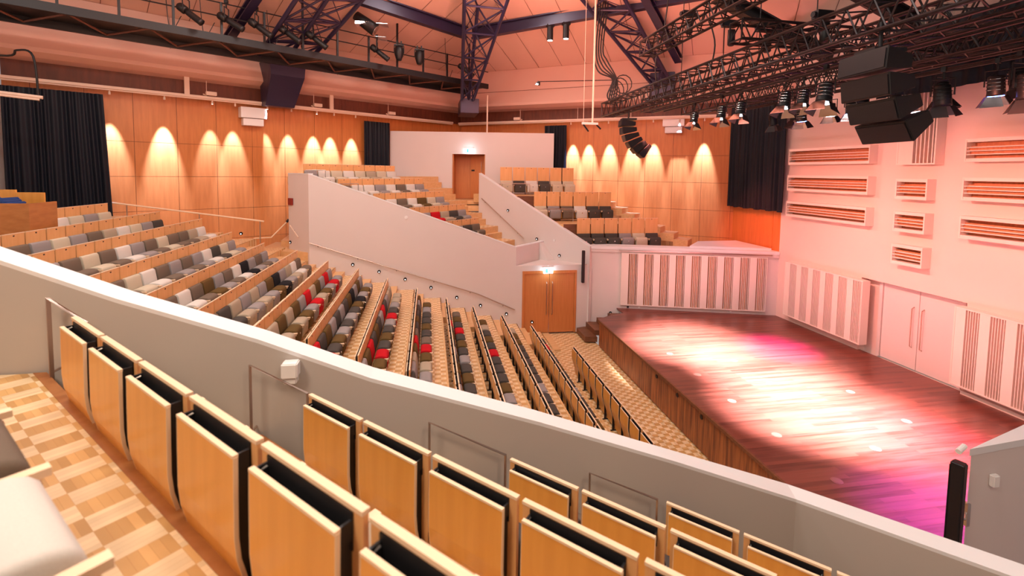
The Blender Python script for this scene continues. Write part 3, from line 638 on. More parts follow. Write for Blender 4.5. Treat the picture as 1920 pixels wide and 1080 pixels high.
# control desk at the left edge
t=empty('control_desk',(-9.3,12.6,4.2)); tag(t,'orange wooden control desk box at the left picture edge','desk')
b=MB(); b.box((-.9,-.6,0),(.62,-.55,1.44)); b.box((.57,-.55,0),(.62,.2,1.44)); b.build('front_board',wood('desk_veneer',(.50,.20,.06),(.43,.16,.045),(2,2,6),.4),t)
b=MB(); b.box((-.9,-.55,1.34),(.57,.2,1.38)); b.build('desk_top',DARKW,t)
b=MB()
for i in range(14):
    x=-10.1+i*.065; b.box((x,12.1+.02*(i%3),5.585),(x+.09,12.6+.03*(i%2),5.70+.05*math.sin(i*1.3)))
tag(b.build('blue_cloth',BLUECL,bevel=.02),'crumpled blue cloth lying on the control desk','cloth')
b=MB(); b.box((-10.0,12.95,4.5),(-9.62,13.0,5.9)); b.box((-9.6,12.9,4.5),(-9.0,12.94,5.84)); tag(b.build('wood_partition',SEATPLY,bevel=.006),'low wooden back board standing behind the control desk','board')

# ------------------------------------------------------------------ curtains
def curtain(M,L,z0,z1,amp,n,label,taper=0):
    b=MB(); N=n*8; vs=[];fs=[]; rows=6
    for j in range(rows+1):
        z=z1+(z0-z1)*j/rows; f=j/rows
        for i in range(N+1):
            u=i/N; x=u*L*(1+taper*f); ph=u*n*2*math.pi+.8*math.sin(u*17)+.3*math.sin(f*4+u*9)
            y=amp*(1+.4*math.sin(u*23))*math.sin(ph)*(.6+.5*f)
            vs.append(M@Vector((x,y,z+(.02*math.sin(u*30) if j==rows else 0))))
    for j in range(rows):
        for i in range(N):
            a=j*(N+1)+i; fs.append((a,a+1,a+N+2,a+N+1))
    k=len(vs)
    vs2=[v+ (M.to_3x3()@Vector((0,-.012,0))) for v in vs]
    fs2=[tuple(i+k for i in reversed(f)) for f in fs]
    b.add(vs+vs2,fs+fs2); return tag(b.build('stage_curtain',DRAPE,smooth=True),label,'curtain')
CL=Vector((-12.55,16.55)); cr=Vector((-10.62,17.82)); dd_=(cr-CL).normalized()
curtain(fr(CL,dd_,Vector((dd_.y,-dd_.x))),(cr-CL).length,4.75,8.85,.05,13,'wide black curtain hanging at the far left beside the timber wall',.06)
a=Vector((-3.05,23.42)); dd_=Cd; curtain(fr(a,dd_,Cn),1.36,5.6,8.82,.04,9,'narrow black curtain left of the white rear wall')
a=Vector((5.88,23.78)); dd_=-Dd; curtain(fr(a,dd_,Dn),1.17,5.6,8.9,.04,8,'narrow black curtain right of the white rear wall',.02)
a=Vector((13.22,19.02)); curtain(fr(a,Vector((0,-1)),Vector((-1,0))),3.25,5.12,9.6,.06,15,'large black curtain hanging beside the stage wall')

# ------------------------------------------------------------------ rails, bulkheads, ceiling
def strip(M,s0,s1,o0,o1,z0,z1,name,m,label,st=True):
    b=MB(); b.box((s0,o0,z0),(s1,o1,z1),M); o=b.build(name,m)
    return struct(o,label)
def track(M,s0,s1,posts,drops,label):
    t=empty('track_rail'); tag(t,label,'track rail')
    b=MB(); b.box((s0,.42,9.08),(s1,.56,9.17),M); b.build('beam',PINKM,t)
    b=MB(); b.box((s0,.46,9.03),(s1,.50,9.08),M); b.build('track',PINKM,t)
    for s in posts: b=MB(); b.box((s,.45,9.17),(s+.16,.53,9.9),M); b.build('hanger',PINKM,t)
    for s in drops: b=MB(); b.tube([M@Vector((s,.48,9.17)),M@Vector((s,.48,9.75))],.012); b.build('hanger_rod',PINKM,t)
track(MC,-13.6,3.6,(-8.6,-3.2),(-7.9,-3.9,-.3),'pale track rail along the rear left wall')
track(MD,0.4,14.0,(),(10.3,7.2,4.6),'pale track rail along the rear right wall')
tt=empty('vertical_pipe'); tag(tt,'pale vertical pipe standing on the white rear wall','pipe'); b=MB(); p=MW@Vector((.9,.35,0)); b.tube([(p.x,p.y,8.4),(p.x,p.y,10.25)],.035); b.build('tube',PINKM,tt)
def spot(p,target,label,glow,E,ang=42,grp='small wall washing spots'):
    t=empty('track_spot',p); tag(t,label,'spot light',grp)
    d=(Vector(target)-Vector(p)).normalized()
    b=MB(); b.tube([(0,0,.06),(0,0,0)],.012,6); b.build('stem',PINKM,t)
    b=MB(); b.tube([Vector((0,0,-.01))-d*.04,Vector((0,0,-.01))+d*.06],[.03,.035],10); b.build('head',PINKM,t)
    b=MB(); b.disc(Vector((0,0,-.01))+d*.06,d,.026,.004,10); b.build('lens',DOTL if glow else EDGE,t)
    if E: light('SPOT',Vector(p)+d*.09,target,E,(.75,.95,1.7),.02,ang,.75,'spot_beam')
sc=[(-10.70,0.9),(-9.2,1.5),(-7.72,.55),(-6.95,.75),(-5.78,.6),(-4.84,.8),(-3.77,1.0),(-3.0,1.0),(-1.98,.9)]
for i,(s,e) in enumerate(sc):
    q=onC(s,.48); g=onC(s,0.02); spot((q.x,q.y,8.97),(g.x,g.y,6.75),'small spot under the rear left track, %s from the big curtain'%ORD[i],i in (2,4,6),1750*e,31)
for i,(x,y) in enumerate([(7.25,23.22),(7.94,22.75),(8.81,22.16),(9.74,21.54),(10.55,20.99),(11.51,20.34),(12.39,19.75)]):
    s=(Vector((x,y))-Da).dot(Dd); q=onD(s,.48); g=onD(s,0.02); spot((q.x,q.y,8.97),(g.x,g.y,6.75),'small spot under the rear right track, %s from the white wall'%ORD[i],False,1900,30)
# bulkhead casings
def bulk(M,s0,s1,name,label):
    b=MB(); prof=[(0,9.75),(.55,9.80),(.95,9.92),(.95,10.05),(.62,10.7),(.62,11.8),(0,11.8)]
    n=len(prof); vs=[M@Vector((s0,a,z)) for a,z in prof]+[M@Vector((s1,a,z)) for a,z in prof]
    b.add(vs,[tuple(range(n)),tuple(reversed(range(n,2*n)))]+[(i,i+n,(i+1)%n+n,(i+1)%n) for i in range(n)]); return struct(b.build(name,BULK),label)
bulk(MC,-14.5,4.6,'trim_bulkhead_left','pale duct casing above the rear left wall')
bulk(MD,-3.0,13.6,'trim_bulkhead_right','pale duct casing above the rear right wall')
for s in (-9.0,-2.9): 
    b=MB(); b.box((s,.615,10.7),(s+.012,.625,11.8),MC); struct(b.build('trim_seam',FRIEZE),'casing joint')
b=MB(); b.box((-3,.615,10.70),(13.2,.63,10.72),MD); struct(b.build('trim_seam',FRIEZE),'long casing joint right')
# roof panels rising inwards
def roof(M,s0,s1,label,depth=13.,z0=11.78,z1=15.8,name='ceiling'):
    b=MB(); k=(z1-z0)/depth
    b.add([M@Vector((s0,.5,z0)),M@Vector((s1,.5,z0)),M@Vector((s1,.5+depth,z1)),M@Vector((s0,.5+depth,z1)),M@Vector((s0,.5,z0+.1)),M@Vector((s1,.5,z0+.1)),M@Vector((s1,.5+depth,z1+.1)),M@Vector((s0,.5+depth,z1+.1))],
      [(0,3,2,1),(4,5,6,7),(0,1,5,4),(1,2,6,5),(2,3,7,6),(3,0,4,7)])
    s=s0+.6
    while s<s1:
        b.add([M@Vector((s,.6,z0+.1*k-.012)),M@Vector((s+.02,.6,z0+.1*k-.012)),M@Vector((s+.02,.5+depth,z1-.012)),M@Vector((s,.5+depth,z1-.012))],[(0,1,2,3)],1); s+=1.22
    struct(b.build(name,[PINKC,FRIEZE]),label)
roof(MC,-20,5.5,'sloping pale roof panels over the rear left'); roof(MD,-6,14.5,'sloping pale roof panels over the rear right')

# navy steel beams, trusses and their shoes
def ibeam(p,q,h,w_,label,name='steel_beam',m=NAVY):
    p,q=Vector(p),Vector(q); d=(q-p).normalized(); sd=d.cross(Vector((0,0,1))).normalized(); u=sd.cross(d)
    M=Matrix(((d.x,sd.x,u.x,p.x),(d.y,sd.y,u.y,p.y),(d.z,sd.z,u.z,p.z),(0,0,0,1))); L_=(q-p).length
    b=MB(); b.box((0,-w_/2,0),(L_,w_/2,.05),M); b.box((0,-w_/2,h-.05),(L_,w_/2,h),M); b.box((0,-.03,.05),(L_,.03,h-.05),M)
    return tag(b.build(name,m),label,'beam')
ibeam((-6.5,15.95,12.85),(1.6,21.5,12.42),.5,.3,'dark blue steel roof beam on the left of the central truss')
ibeam((1.9,21.4,12.38),(11.5,14.9,12.98),.5,.3,'dark blue steel roof beam on the right of the central truss')
ibeam((8.8,13.8,11.95),(13.3,14.0,10.3),.4,.35,'black steel beam descending above the stage rig to the stage wall','roof_beam',BLKM)
ibeam((10.6,11.6,11.9),(13.3,11.0,10.4),.4,.35,'second black steel beam over the stage, nearer the right edge','roof_beam',BLKM)
def tri_truss(base,top,width,label,n=6,r=.05):
    """tapering three-chord truss standing on a point, spreading toward the top"""
    t=empty('roof_truss',base); tag(t,label,'truss'); B=Vector((0,0,0)); T=Vector(top)-Vector(base); d=T.normalized()
    s=d.cross(Vector((0,0,1))).normalized(); u=s.cross(d).normalized()
    ends=[s*width,-s*width,u*width*1.1]; st_=[e*.12 for e in ends]
    for e,a in zip(ends,st_): b=MB(); b.tube([a,T+e],r,8); b.build('chord',NAVY,t)
    b=MB()
    for i in range(n):
        f0,f1=(i+.3)/n,(i+1.1)/n
        P0=[a.lerp(T+e,min(f0,1)) for e,a in zip(ends,st_)]; P1=[a.lerp(T+e,min(f1,1)) for e,a in zip(ends,st_)]
        for k in range(3):
            b.tube([P0[k],P1[(k+1)%3]],r*.45,6); b.tube([P0[k],P0[(k+1)%3]],r*.45,6)
            b.tube([P0[(k+1)%3],P1[k]],r*.22,5)
    b.build('bracing',NAVY,t); return t
def chord_truss(chords,n,r,label):
    t=empty('roof_truss',chords[0][0]); tag(t,label,'truss'); o_=Vector(chords[0][0]); C3=[(Vector(a)-o_,Vector(b)-o_) for a,b in chords]
    for a,b_ in C3: b=MB(); b.tube([a,b_],r,8); b.build('chord',NAVY,t)
    b=MB()
    for i in range(n):
        f0,f1=i/n,(i+1)/n
        for k in range(3):
            a,c=C3[k],C3[(k+1)%3]
            p0,p1=a[0].lerp(a[1],f0),c[0].lerp(c[1],f1); b.tube([p0,p1],r*.5,6)
            b.tube([a[0].lerp(a[1],f1),c[0].lerp(c[1],f1)],r*.55,6); b.tube([c[0].lerp(c[1],f0),a[0].lerp(a[1],f1)],r*.2,5)
    b.build('bracing',NAVY,t); return t
chord_truss([((1.55,23.0,9.95),(1.28,17.9,13.75)),((2.1,23.0,9.95),(3.15,17.9,13.7)),((1.9,23.3,9.95),(2.0,19.2,14.2))],5,.075,'dark blue roof truss fanning upward from the rear corner of the hall')
chord_truss([((-6.47,19.56,10.6),(-3.6,16.0,12.6)),((-5.5,19.95,10.7),(-2.6,16.3,13.0)),((-4.9,20.4,10.7),(-1.6,17.3,13.2))],4,.08,'dark blue roof truss raking up from the rear left casing behind the catwalk')
chord_truss([((9.9,19.75,10.3),(5.2,17.3,13.4)),((10.5,19.35,10.4),(6.7,16.5,13.2)),((10.6,19.9,10.4),(7.4,17.6,13.4))],5,.075,'dark blue roof truss raking up from the rear right casing')
ibeam((-7.3,19.1,11.0),(-4.6,15.9,12.6),.28,.28,'thick dark blue strut beside the left roof truss','steel_strut')
ibeam((10.6,19.1,11.3),(7.56,16.3,12.9),.3,.3,'thick dark blue strut beside the right roof truss','steel_strut')
def shoe(poly,z0,z1,label):
    b=MB(); n=len(poly)
    b.prism(poly,z0,z1); tag(b.build('truss_shoe',NAVY,bevel=.02),label,'bracket')
p=[onC(-6.15,.0),onC(-4.95,.0),onC(-4.95,1.3),onC(-6.15,1.3)]
b=MB(); vs=[(*onC(-6.0,.5),9.0),(*onC(-4.9,.5),9.0),(*onC(-4.9,1.0),9.0),(*onC(-6.0,1.0),9.0),(*onC(-6.1,.5),10.7),(*onC(-4.75,.5),10.7),(*onC(-4.75,1.9),10.7),(*onC(-6.1,1.9),10.7),(*onC(-6.05,1.9),10.1),(*onC(-4.8,1.9),10.1)]
b.add(vs,[(0,1,2,3),(4,5,6,7),(0,4,5,1),(3,2,9,8),(8,9,6,7),(0,3,8,7,4),(1,5,6,9,2)]); tag(b.build('truss_shoe',NAVY),'big dark blue steel shoe carrying the left roof truss above the timber wall','bracket')
shoe([(1.5,23.2),(2.4,23.2),(2.4,25.2),(1.5,25.2)],9.35,10.05,'dark shoe of the central roof truss in the rear corner')
shoe([(9.7,19.9),(10.6,19.35),(10.95,19.9),(10.05,20.5)],9.9,11.0,'dark shoe of the right roof truss against the casing')

# catwalk
t=empty('lighting_catwalk'); tag(t,'long black catwalk with railing crossing the upper left of the hall','catwalk')
def onK(s,off,z): p=Ca+Cd*s+Cn*off; return Vector((p.x,p.y,z))
s0,s1=-13.5,3.6
for nm_,o_,za,zc in (('edge_beam',1.9,10.48,10.72),('edge_beam',3.4,10.62,10.86)):
    b=MB(); b.box((s0,o_-.05,za),(s1,o_+.05,zc),MC); b.build(nm_,BLKM,t)
b=MB(); b.box((s0,1.95,10.70),(s1,3.37,10.72),MC); b.build('deck_mesh',BLACK,t)
b=MB(); s=s0; k=0
while s<s1-.9:
    b.tube([onK(s,1.95,10.55),onK(s+.9,3.37,10.66)] if k%2 else [onK(s,3.37,10.66),onK(s+.9,1.95,10.55)],.035,6); s+=.9; k+=1
b.build('under_bracing',mat('brown_steel',(.16,.07,.05),.5,.4),t)
for o_ in (3.4,):
    for z in (11.88,11.45):
        b=MB(); b.tube([onK(s0,o_,z),onK(s1,o_,z)],.022,6); b.build('handrail',BLKM,t)
s=s0+.3; k=0
while s<s1:
    for o_ in (3.4,): b=MB(); h=11.9 if k%3 else 13.0; b.box((s-.035,o_-.035,10.8),(s+.03,o_+.03,h),MC); b.build('post',BLKM,t)
    s+=1.3; k+=1
def cable(pts,r,label,name='cable'):
    b=MB(); P=[Vector(p) for p in pts]; Q=[]
    for i in range(len(P)-1):
        for j in range(6):
            f=j/6; p0=P[max(i-1,0)];p1=P[i];p2=P[i+1];p3=P[min(i+2,len(P)-1)]
            Q.append(.5*((2*p1)+(p2-p0)*f+(2*p0-5*p1+4*p2-p3)*f*f+(3*p1-p0-3*p2+p3)*f**3))
    Q.append(P[-1]); b.tube(Q,r,6); return tag(b.build(name,CABLE,smooth=True),label,'cable')

a=Vector((12.6,11.6)); curtain(fr(a,Vector((0,-1)),Vector((-1,0))),9.5,8.72,10.4,.03,30,'long low black border hanging high above the stage wall')
b=MB(); b.box((6.2,-1,11.4),(13.6,8.2,11.5)); b.box((9.8,8.2,11.4),(13.6,10.6,11.5)); struct(b.build('ceiling_void_sheet',BLACK),'black sheet for the dark void over the right of the stage')  # black sheet added to stand in for the dark void above the rig
# ------------------------------------------------------------------ lantern types
def profile_lamp(p,aim,label,grp='profile lanterns on the catwalk',L=.62):
    t=empty('profile_lantern',p); tag(t,label,'stage light',grp); t.scale=(1.3,1.3,1.3); d=Vector(aim).normalized()
    b=MB(); b.tube([-d*.22,-d*.18,-d*.02,0*d],[.07,.10,.10,.075],12); b.build('lamp_house',BLACK,t,True)
    b=MB(); b.tube([0*d,d*.08,d*(L-.22),d*(L-.18)],[.065,.075,.08,.085],12); b.build('lens_tube',BLACK,t,True)
    s=d.cross(Vector((0,0,1))).normalized()*.13
    b=MB(); b.tube([s,s+Vector((0,0,.28)),-s+Vector((0,0,.28)),-s],.014,6); b.build('yoke',BLKM,t)
    b=MB(); b.tube([(0,0,.28),(0,0,.42)],.018,6); b.box((-.04,-.04,.40),(.04,.04,.48)); b.build('clamp',BLKM,t)
def fresnel(p,label,yaw_=0,tilt=15,glass=GLASS,sc=1.0,glow=True,grp='stage lanterns under the rig'):
    t=empty('stage_lantern',p,yaw_); tag(t,label,'stage light',grp); t.scale=(sc,sc,sc)
    M=Matrix.Rotation(R(tilt),4,'Y')
    b=MB(); b.tube([M@Vector((0,0,.18)),M@Vector((0,0,.16)),M@Vector((0,0,-.12)),M@Vector((0,0,-.16))],[.07,.11,.12,.13],14); b.build('body',BLKM,t,True)
    b=MB(); b.disc(M@Vector((0,0,-.165)),M.to_3x3()@Vector((0,0,-1)),.105,.006,16); b.build('lens',glass if glow else BLACK,t)
    b=MB(); 
    for k in range(4): b.disc(M@Vector((0,0,.12-.06*k)),M.to_3x3()@Vector((0,0,1)),.128,.008,14)
    b.build('cooling_fins',CHROME if glow else BLKM,t)
    for k in range(4):
        Mk=M@Matrix.Rotation(math.pi/2*k,4,'Z')
        b=MB(); a_=[(.12,-.09,-.17),(.12,.09,-.17),(.21,.15,-.34),(.21,-.15,-.34)]
        vs=[Mk@Vector(q) for q in a_]+[Mk@(Vector(q)+Vector((.006,0,.002))) for q in a_]
        b.add(vs,[(0,1,2,3),(7,6,5,4),(0,4,5,1),(1,5,6,2),(2,6,7,3),(3,7,4,0)]); b.build('barn_door',CHROME if glow and k%2==0 else BLKM,t)
    b=MB(); b.tube([(0,.15,0),(0,.15,.27),(0,-.15,.27),(0,-.15,0)],.012,6); b.build('yoke',BLKM,t)
    b=MB(); b.tube([(0,0,.27),(0,0,.40)],.018,6); b.box((-.04,-.03,.38),(.04,.03,.47)); b.build('clamp',BLKM,t)
def moving_head(p,label):
    t=empty('scroller_lantern',p); tag(t,label,'stage light','broad lanterns on the catwalk')
    b=MB(); b.tube([(0,0,0),(0,0,-.10),(0,0,-.34),(0,0,-.52),(0,0,-.60)],[.13,.19,.19,.13,.10],12); b.build('body',BLACK,t,True)
    b=MB(); b.box((-.2,-.06,.0),(.2,.06,.06)); b.tube([(-.2,0,0),(-.2,0,-.3)],.015,6); b.tube([(.2,0,0),(.2,0,-.3)],.015,6); b.build('yoke',BLKM,t)
    b=MB(); b.box((-.12,-.04,.06),(-.06,.04,.2)); b.box((.06,-.04,.06),(.12,.04,.2)); b.build('clamp',BLKM,t)
import itertools
def K(s,off,z): return tuple(onK(s,off,z))
catl=[(-9.0,'first',(.8,-.1,-.6)),(-7.9,'second',(.85,0,-.5)),(-7.0,'third',(.85,0,-.6)),(-6.05,'fourth',(.85,0,-.6)),(-5.1,'fifth',(.8,.1,-.6)),(-2.55,'sixth',(.8,0,-.6)),(1.9,'seventh',(.7,-.1,-.5))]
for s,o_,aim in catl: profile_lamp(K(s,3.6,11.33),aim,'black profile lantern on the catwalk rail, %s from the left'%o_)
for i,s in enumerate((-1.55,-.55)): moving_head(K(s,3.62,11.70),'stubby black lantern hanging on the catwalk rail, %s of two'%['left','right'][i])
t=empty('flood_lantern',K(-3.1,3.9,12.2)); tag(t,'silver barn-doored lantern shining among the left roof truss tubes','stage light'); t.scale=(1.5,1.5,1.5)
b=MB(); b.tube([(-.3,0,.2),(-.1,0,.05),(.2,0,-.15)],[.12,.15,.17],12); b.build('body',BLKM,t,True)
b=MB(); b.disc((.2,0,-.15),(.8,0,-.6),.15,.01,14); b.build('lens',CHROME,t)
b=MB(); b.box((.2,-.2,-.36),(.48,.2,-.35)); b.box((.24,-.2,-.02),(.52,.2,-.01)); b.box((-.3,-.15,-.05),(.05,.15,.02)); b.build('barn_door',CHROME,t)
for i,(x,y) in enumerate(((4.93,19.34),(5.5,18.95))):
    t=empty('ceiling_lamp',(x,y,12.42)); tag(t,'black can lamp under the right blue roof beam, %s of two'%['left','right'][i],'ceiling lamp')
    b=MB(); b.tube([(0,0,.1),(0,0,-.45)],.13,12); b.build('can',BLKM,t); b=MB(); b.box((-.16,-.1,.1),(.16,.1,.2)); b.build('mount',BLKM,t); b=MB(); b.disc((0,0,-.451),(0,0,-1),.1,.004,12); b.build('lens',DOTL,t)
for i,(s,off) in enumerate(((-5.75,.3),)):
    pass
def wall_speaker(M,s,zt,label):
    t=empty('wall_speaker'); tag(t,label,'speaker','white wall speakers')
    b=MB(); b.box((s,.02,zt-.42),(s+.95,.42,zt),M); b.build('upper_box',GREYPL,t,bevel=.01)
    b=MB(); b.extr([(0,0),(0,0)],0,0) if False else None
    b.box((s+.1,.02,zt-.72),(s+.85,.34,zt-.44),M); b.build('lower_box',GREYPL,t,bevel=.01)
wall_speaker(MC,(Vector((-7.42,20.49))-Ca).dot(Cd),8.93,'white box speaker under the rear left track rail')
wall_speaker(MD,(Vector((11.51,19.98))-Da).dot(Dd),9.13,'white box speaker on the rear right timber wall')
for i,(M,s) in enumerate(((MC,-7.9),(MC,-3.9),(MC,-.3),(MD,10.3))):
    b=MB(); b.box((s-.05,.50,9.2),(s+.3,.68,9.34),M); b.tube([M@Vector((s,.48,9.2)),M@Vector((s-.12,.5,9.24))],.03); tag(b.build('small_floodlight',PINKM,bevel=.01),'small pale floodlight on the track rail, %s'%['first from the left','second from the left','left of the rear corner','right of the rear corner'][i],'floodlight')
t=empty('projector_bar',(5.8,16.6,8.27)); tag(t,'pale double-legged fitting hanging left of the small line array','fitting'); b=MB(); b.box((-.3,-.05,0),(.3,.05,.08)); b.build('bar',GREYPL,t); b=MB(); b.tube([(-.25,0,0),(-.05,0,-.25)],.03,6); b.tube([(.25,0,0),(.42,0,-.15)],.03,6); b.build('arms',BLKM,t); b=MB(); b.tube([(.1,0,.08),(.1,0,4.6)],.035,8); b.tube([(-.25,0,.08),(-.25,0,5)],.008,5); b.build('hanging_pipe',PINKM,t)
t=empty('swing_arm_lamp',(4.0,17.2,9.85)); tag(t,'small lamp at the end of a thin black horizontal arm','lamp'); b=MB(); b.tube([(0,0,0),(3.2,.2,.25)],.015,6); b.build('arm',BLKM,t); b=MB(); b.tube([(0,0,0),(-.05,0,-.1)],[.05,.10],10); b.build('shade',BLKM,t); b=MB(); b.disc((-.05,0,-.1),(0,0,-1),.08,.005,10); b.build('bulb',DOTL,t)

# ------------------------------------------------------------------ lighting rig over the stage
def box_truss(p,q,w_,h_,label,n,r=.034,grp='lighting trusses over the stage'):
    t=empty('lighting_truss',p); tag(t,label,'truss',grp); p,q=Vector(p),Vector(q); D_=q-p; d=D_.normalized(); s=d.cross(Vector((0,0,1))).normalized(); u=Vector((0,0,1))
    cs=[s*w_/2,-s*w_/2,-s*w_/2+u*h_,s*w_/2+u*h_]
    for c_ in cs: b=MB(); b.tube([c_,D_+c_],r,8); b.build('chord',TRUSSM,t)
    b=MB()
    for i in range(n):
        a0,a1=D_*(i/n),D_*((i+1)/n); am=(a0+a1)/2
        for k in range(4):
            c0,c1=cs[k],cs[(k+1)%4]
            b.tube([a0+c0,am+c1],r*.45,5); b.tube([am+c1,a1+c0],r*.45,5)
    for c0,c1 in ((0,1),(1,2),(2,3),(3,0)): b.tube([cs[c0],cs[c1]],r*.6,5); b.tube([D_+cs[c0],D_+cs[c1]],r*.6,5)
    b.build('bracing',TRUSSM,t); return t
box_truss((6.9,17.7,8.72),(6.9,1.5,8.72),.5,.5,'dark box truss carrying the two line arrays, nearest the hall',34)
box_truss((8.2,17.0,8.85),(8.2,1.5,8.85),.45,.45,'dark box truss over the stage, second from the hall',32)
box_truss((9.6,16.5,8.75),(9.6,1.5,8.75),.45,.45,'dark box truss over the stage, third from the hall',30)
box_truss((11.4,15.6,9.1),(11.4,1.5,9.1),.45,.45,'dark box truss over the stage, closest to the stage wall',28)
box_truss((6.2,13.0,9.9),(6.2,1.5,9.9),.4,.4,'dark box truss hung higher on the hall side of the rig',24)
box_truss((6.4,9.2,9.35),(12.5,9.2,9.35),.4,.4,'dark cross truss joining the stage trusses',14)
box_truss((6.4,5.6,9.35),(12.5,5.6,9.35),.4,.4,'nearer dark cross truss joining the stage trusses at the right',14)
def pipe(p,q,r,label): b=MB(); b.tube([p,q],r); tag(b.build('lighting_bar',TRUSSM),label,'pipe','lighting bars')
pipe((7.45,14.2,8.52),(7.45,3,8.52),.025,'dark lighting bar under the truss nearest the hall'); pipe((9.5,13,8.5),(9.5,3,8.5),.025,'dark lighting bar under the third truss')
pipe((10.5,14.5,8.75),(10.5,2,8.75),.025,'dark lighting bar between the third truss and the stage wall')
FX=[((7.38,12.3,8.1),'first',GLASS,.9),((7.42,11.1,8.1),'second',GLASS,.95),((7.5,10.45,8.12),'third',GLASS,.95),((7.5,9.0,8.12),'fourth',GLASS,1.0),((7.5,7.97,8.1),'fifth',GLASS,1.15),((7.5,8.5,8.1),'sixth',GLASS,.9)]
for p,o_,gm,sc_ in FX: fresnel(p,'barn-doored stage lantern on the bar nearest the hall, %s from its far end'%o_,R(20),12,gm,sc_)
FY=[((9.5,10.8,8.08),'first',GLASSB,1),((9.5,9.9,8.1),'second',GLASS,.9),((9.5,9.35,8.1),'third',GLASSB,.9),((9.5,8.3,8.05),'fourth',GLASSB,.9),((9.5,7.4,8.05),'fifth',BLACK,1.15),((9.5,6.55,8.08),'sixth',GLASSB,1.0),((9.5,6.1,8.0),'seventh',BLACK,1.2),((9.5,11.8,8.05),'eighth',BLACK,.9)]
for p,o_,gm,sc_ in FY: fresnel(p,'barn-doored stage lantern on the bar over mid stage, %s of that bar'%o_,R(200),10,gm,sc_,gm is not BLACK)
for i,p in enumerate(((10.5,10.0,8.3),(10.5,8.2,8.3),(10.5,6.9,8.3),(10.5,12.2,8.3))): fresnel(p,'dark unlit stage lantern on the rear bar, %s along that bar'%ORD[i],R(90),8,BLACK,1.1,False)
def line_array(x,y,z0,z1,aim,n,wd,label):
    """curved hang of wedge cabinets"""
    t=empty('line_array',(x,y,z1)); tag(t,label,'speaker','hanging line arrays'); H_=1.10*(z1-z0)/n
    pz=Vector((0,0,0)); rz=math.atan2(aim[1],aim[0]); ang=R(-4); Mr=Matrix.Rotation(rz,4,'Z')
    for i in range(n):
        M=Mr@Matrix.Translation(pz)@Matrix.Rotation(ang,4,'Y')
        b=MB(); h=H_*1.02
        vs=[M@Vector(v_) for v_ in ((.28,-wd/2,.02),(.28,wd/2,.02),(-.22,wd/2*.75,-h*.15),(-.22,-wd/2*.75,-h*.15),(.28,-wd/2,-h*.99),(.28,wd/2,-h*.99),(-.22,wd/2*.75,-h*.75),(-.22,-wd/2*.75,-h*.75))]
        b.add(vs,[(0,1,2,3),(7,6,5,4),(0,4,5,1),(1,5,6,2),(2,6,7,3),(3,7,4,0)]); cab=b.build('cabinet',BLACK,t,bevel=.012)
        b=MB(); b.box((.285,-wd/2+.03,-h*.9),(.292,wd/2-.03,-h*.06),M); b.build('grille',mat('speaker_grille_%d'%i,(.03,.018,.018),.6) if False else BLKM,cab)
        b=MB(); b.box((-.1,-wd/2*.86-.01,-h*.6),(.05,-wd/2*.86+.01,-h*.35),M); b.build('side_grip',BLKM,cab)
        ang+=R(11); pz=pz+Vector((-math.sin(ang)*h,0,-math.cos(ang)*h))
    b=MB(); b.box((-.25,-.2,.02),(.25,.2,.08),Mr); b.tube([(0,0,.08),(0,0,.5)],.03); b.build('hanging_frame',BLKM,t)
line_array(6.9,15.7,7.15,8.35,(-.95,.2),6,.62,'small looking curved black line array at the far end of the truss')
line_array(6.75,6.2,7.2,8.35,(-1,.12),4,.95,'large black line array hanging over the stage edge at the right')
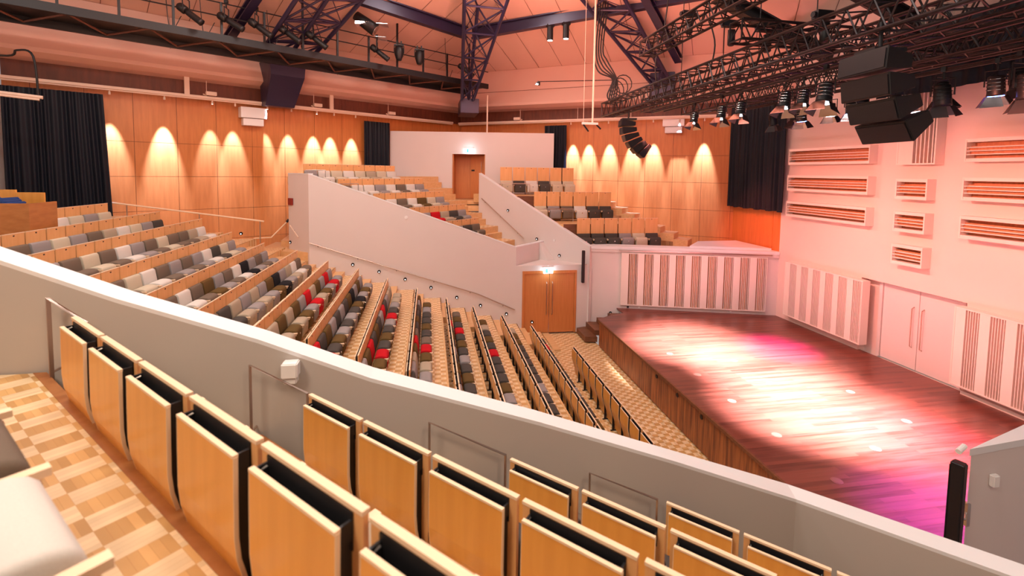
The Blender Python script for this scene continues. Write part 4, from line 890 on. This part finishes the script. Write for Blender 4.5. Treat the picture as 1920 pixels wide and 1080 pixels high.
# hoists with chains
for i,(x,y,z) in enumerate(((7.3,12.6,10.55),(7.6,11.1,9.85),(7.7,9.9,9.4),(8.0,8.6,9.3))):
    t=empty('chain_hoist',(x,y,z)); tag(t,'black chain hoist hanging above the rig, %s from the left'%ORD[i],'hoist','chain hoists')
    b=MB(); b.tube([(0,0,.35),(0,0,-.02),(0,0,-.05)],[.09,.09,.06],12); b.build('motor_bag',BLACK,t,True)
    b=MB(); b.box((-.25,-.09,.42),(.12,.09,.58)); b.tube([(-.3,0,.5),(.2,0,.5)],.06,10); b.build('motor',BLKM,t)
    b=MB(); b.tube([(-.2,0,.55),(-.2,0,3.5)],.012,5); b.tube([(-.2,0,.45),(-.2,0,9.2-z)],.012,5); b.build('chain',BLKM,t)
cable([(7.2,13.4,13.5),(7.05,13.6,11),(6.9,13.8,10.0),(7.0,13.9,9.3)],.02,'loose black cable hanging left of the first hoist')
cable([(7.5,11.9,13),(7.45,11.9,11),(7.6,11.8,10.0),(7.5,11.9,9.2)],.02,'loose black cable hanging between the first and second hoist')
for i in range(5):
    o_=i*.09
    cable([(6.4+o_,17.6,13.4-.1*i),(6.2+o_,17.5,11.3),(6.35+o_,17.4,10.4+.1*i),(6.9+o_*.5,17.3,10.1),(6.75+o_,17.4,9.5),(6.9,17.3,9.2)],.028,'thick black cable looping down to the far truss end, strand %s'%['outermost','second','middle','fourth','innermost'][i])
for i in range(4):
    a0=i*.5
    b=MB(); b.tube([Vector((6.85+.32*math.cos(u*.5+a0)*(.6+.1*i),16.9-i*.25+.1*math.sin(u*.5),9.55+.33*math.sin(u*.5+a0)+.05*i)) for u in range(14)],.02,6)
    tag(b.build('cable_coil',CABLE),'coil of black cable on the far truss end, %s one'%['leftmost','second','third','rightmost'][i],'cable')
for i,(s,z) in enumerate(((-9.5,12.4),(-8.6,12.2),(-6.6,12.0),(1.0,12.6))):
    p=K(s,3.35,z); q=K(s+.4,3.4,11.2); m_=K(s+.1,3.4,10.75)
    cable([p,m_,q],.012,'thin black cable drooping at the catwalk, %s from the left'%ORD[i])
cable([(-12.9,15.4,9.55),(-11.9,16.0,9.6),(-11.6,15.9,9.75),(-11.2,15.9,9.6),(-11.15,15.95,8.3)],.03,'bent black conduit at the upper left corner')
b=MB(); b.tube([(-12.9,14.6,8.55),(-10.8,15.6,8.40)],.05,10); b.tube([(-12.9,14.55,8.48),(-10.85,15.55,8.33)],.03,10); tag(b.build('screen_roller',PINKM),'pale screen roller at the left edge above the white wall','roller')
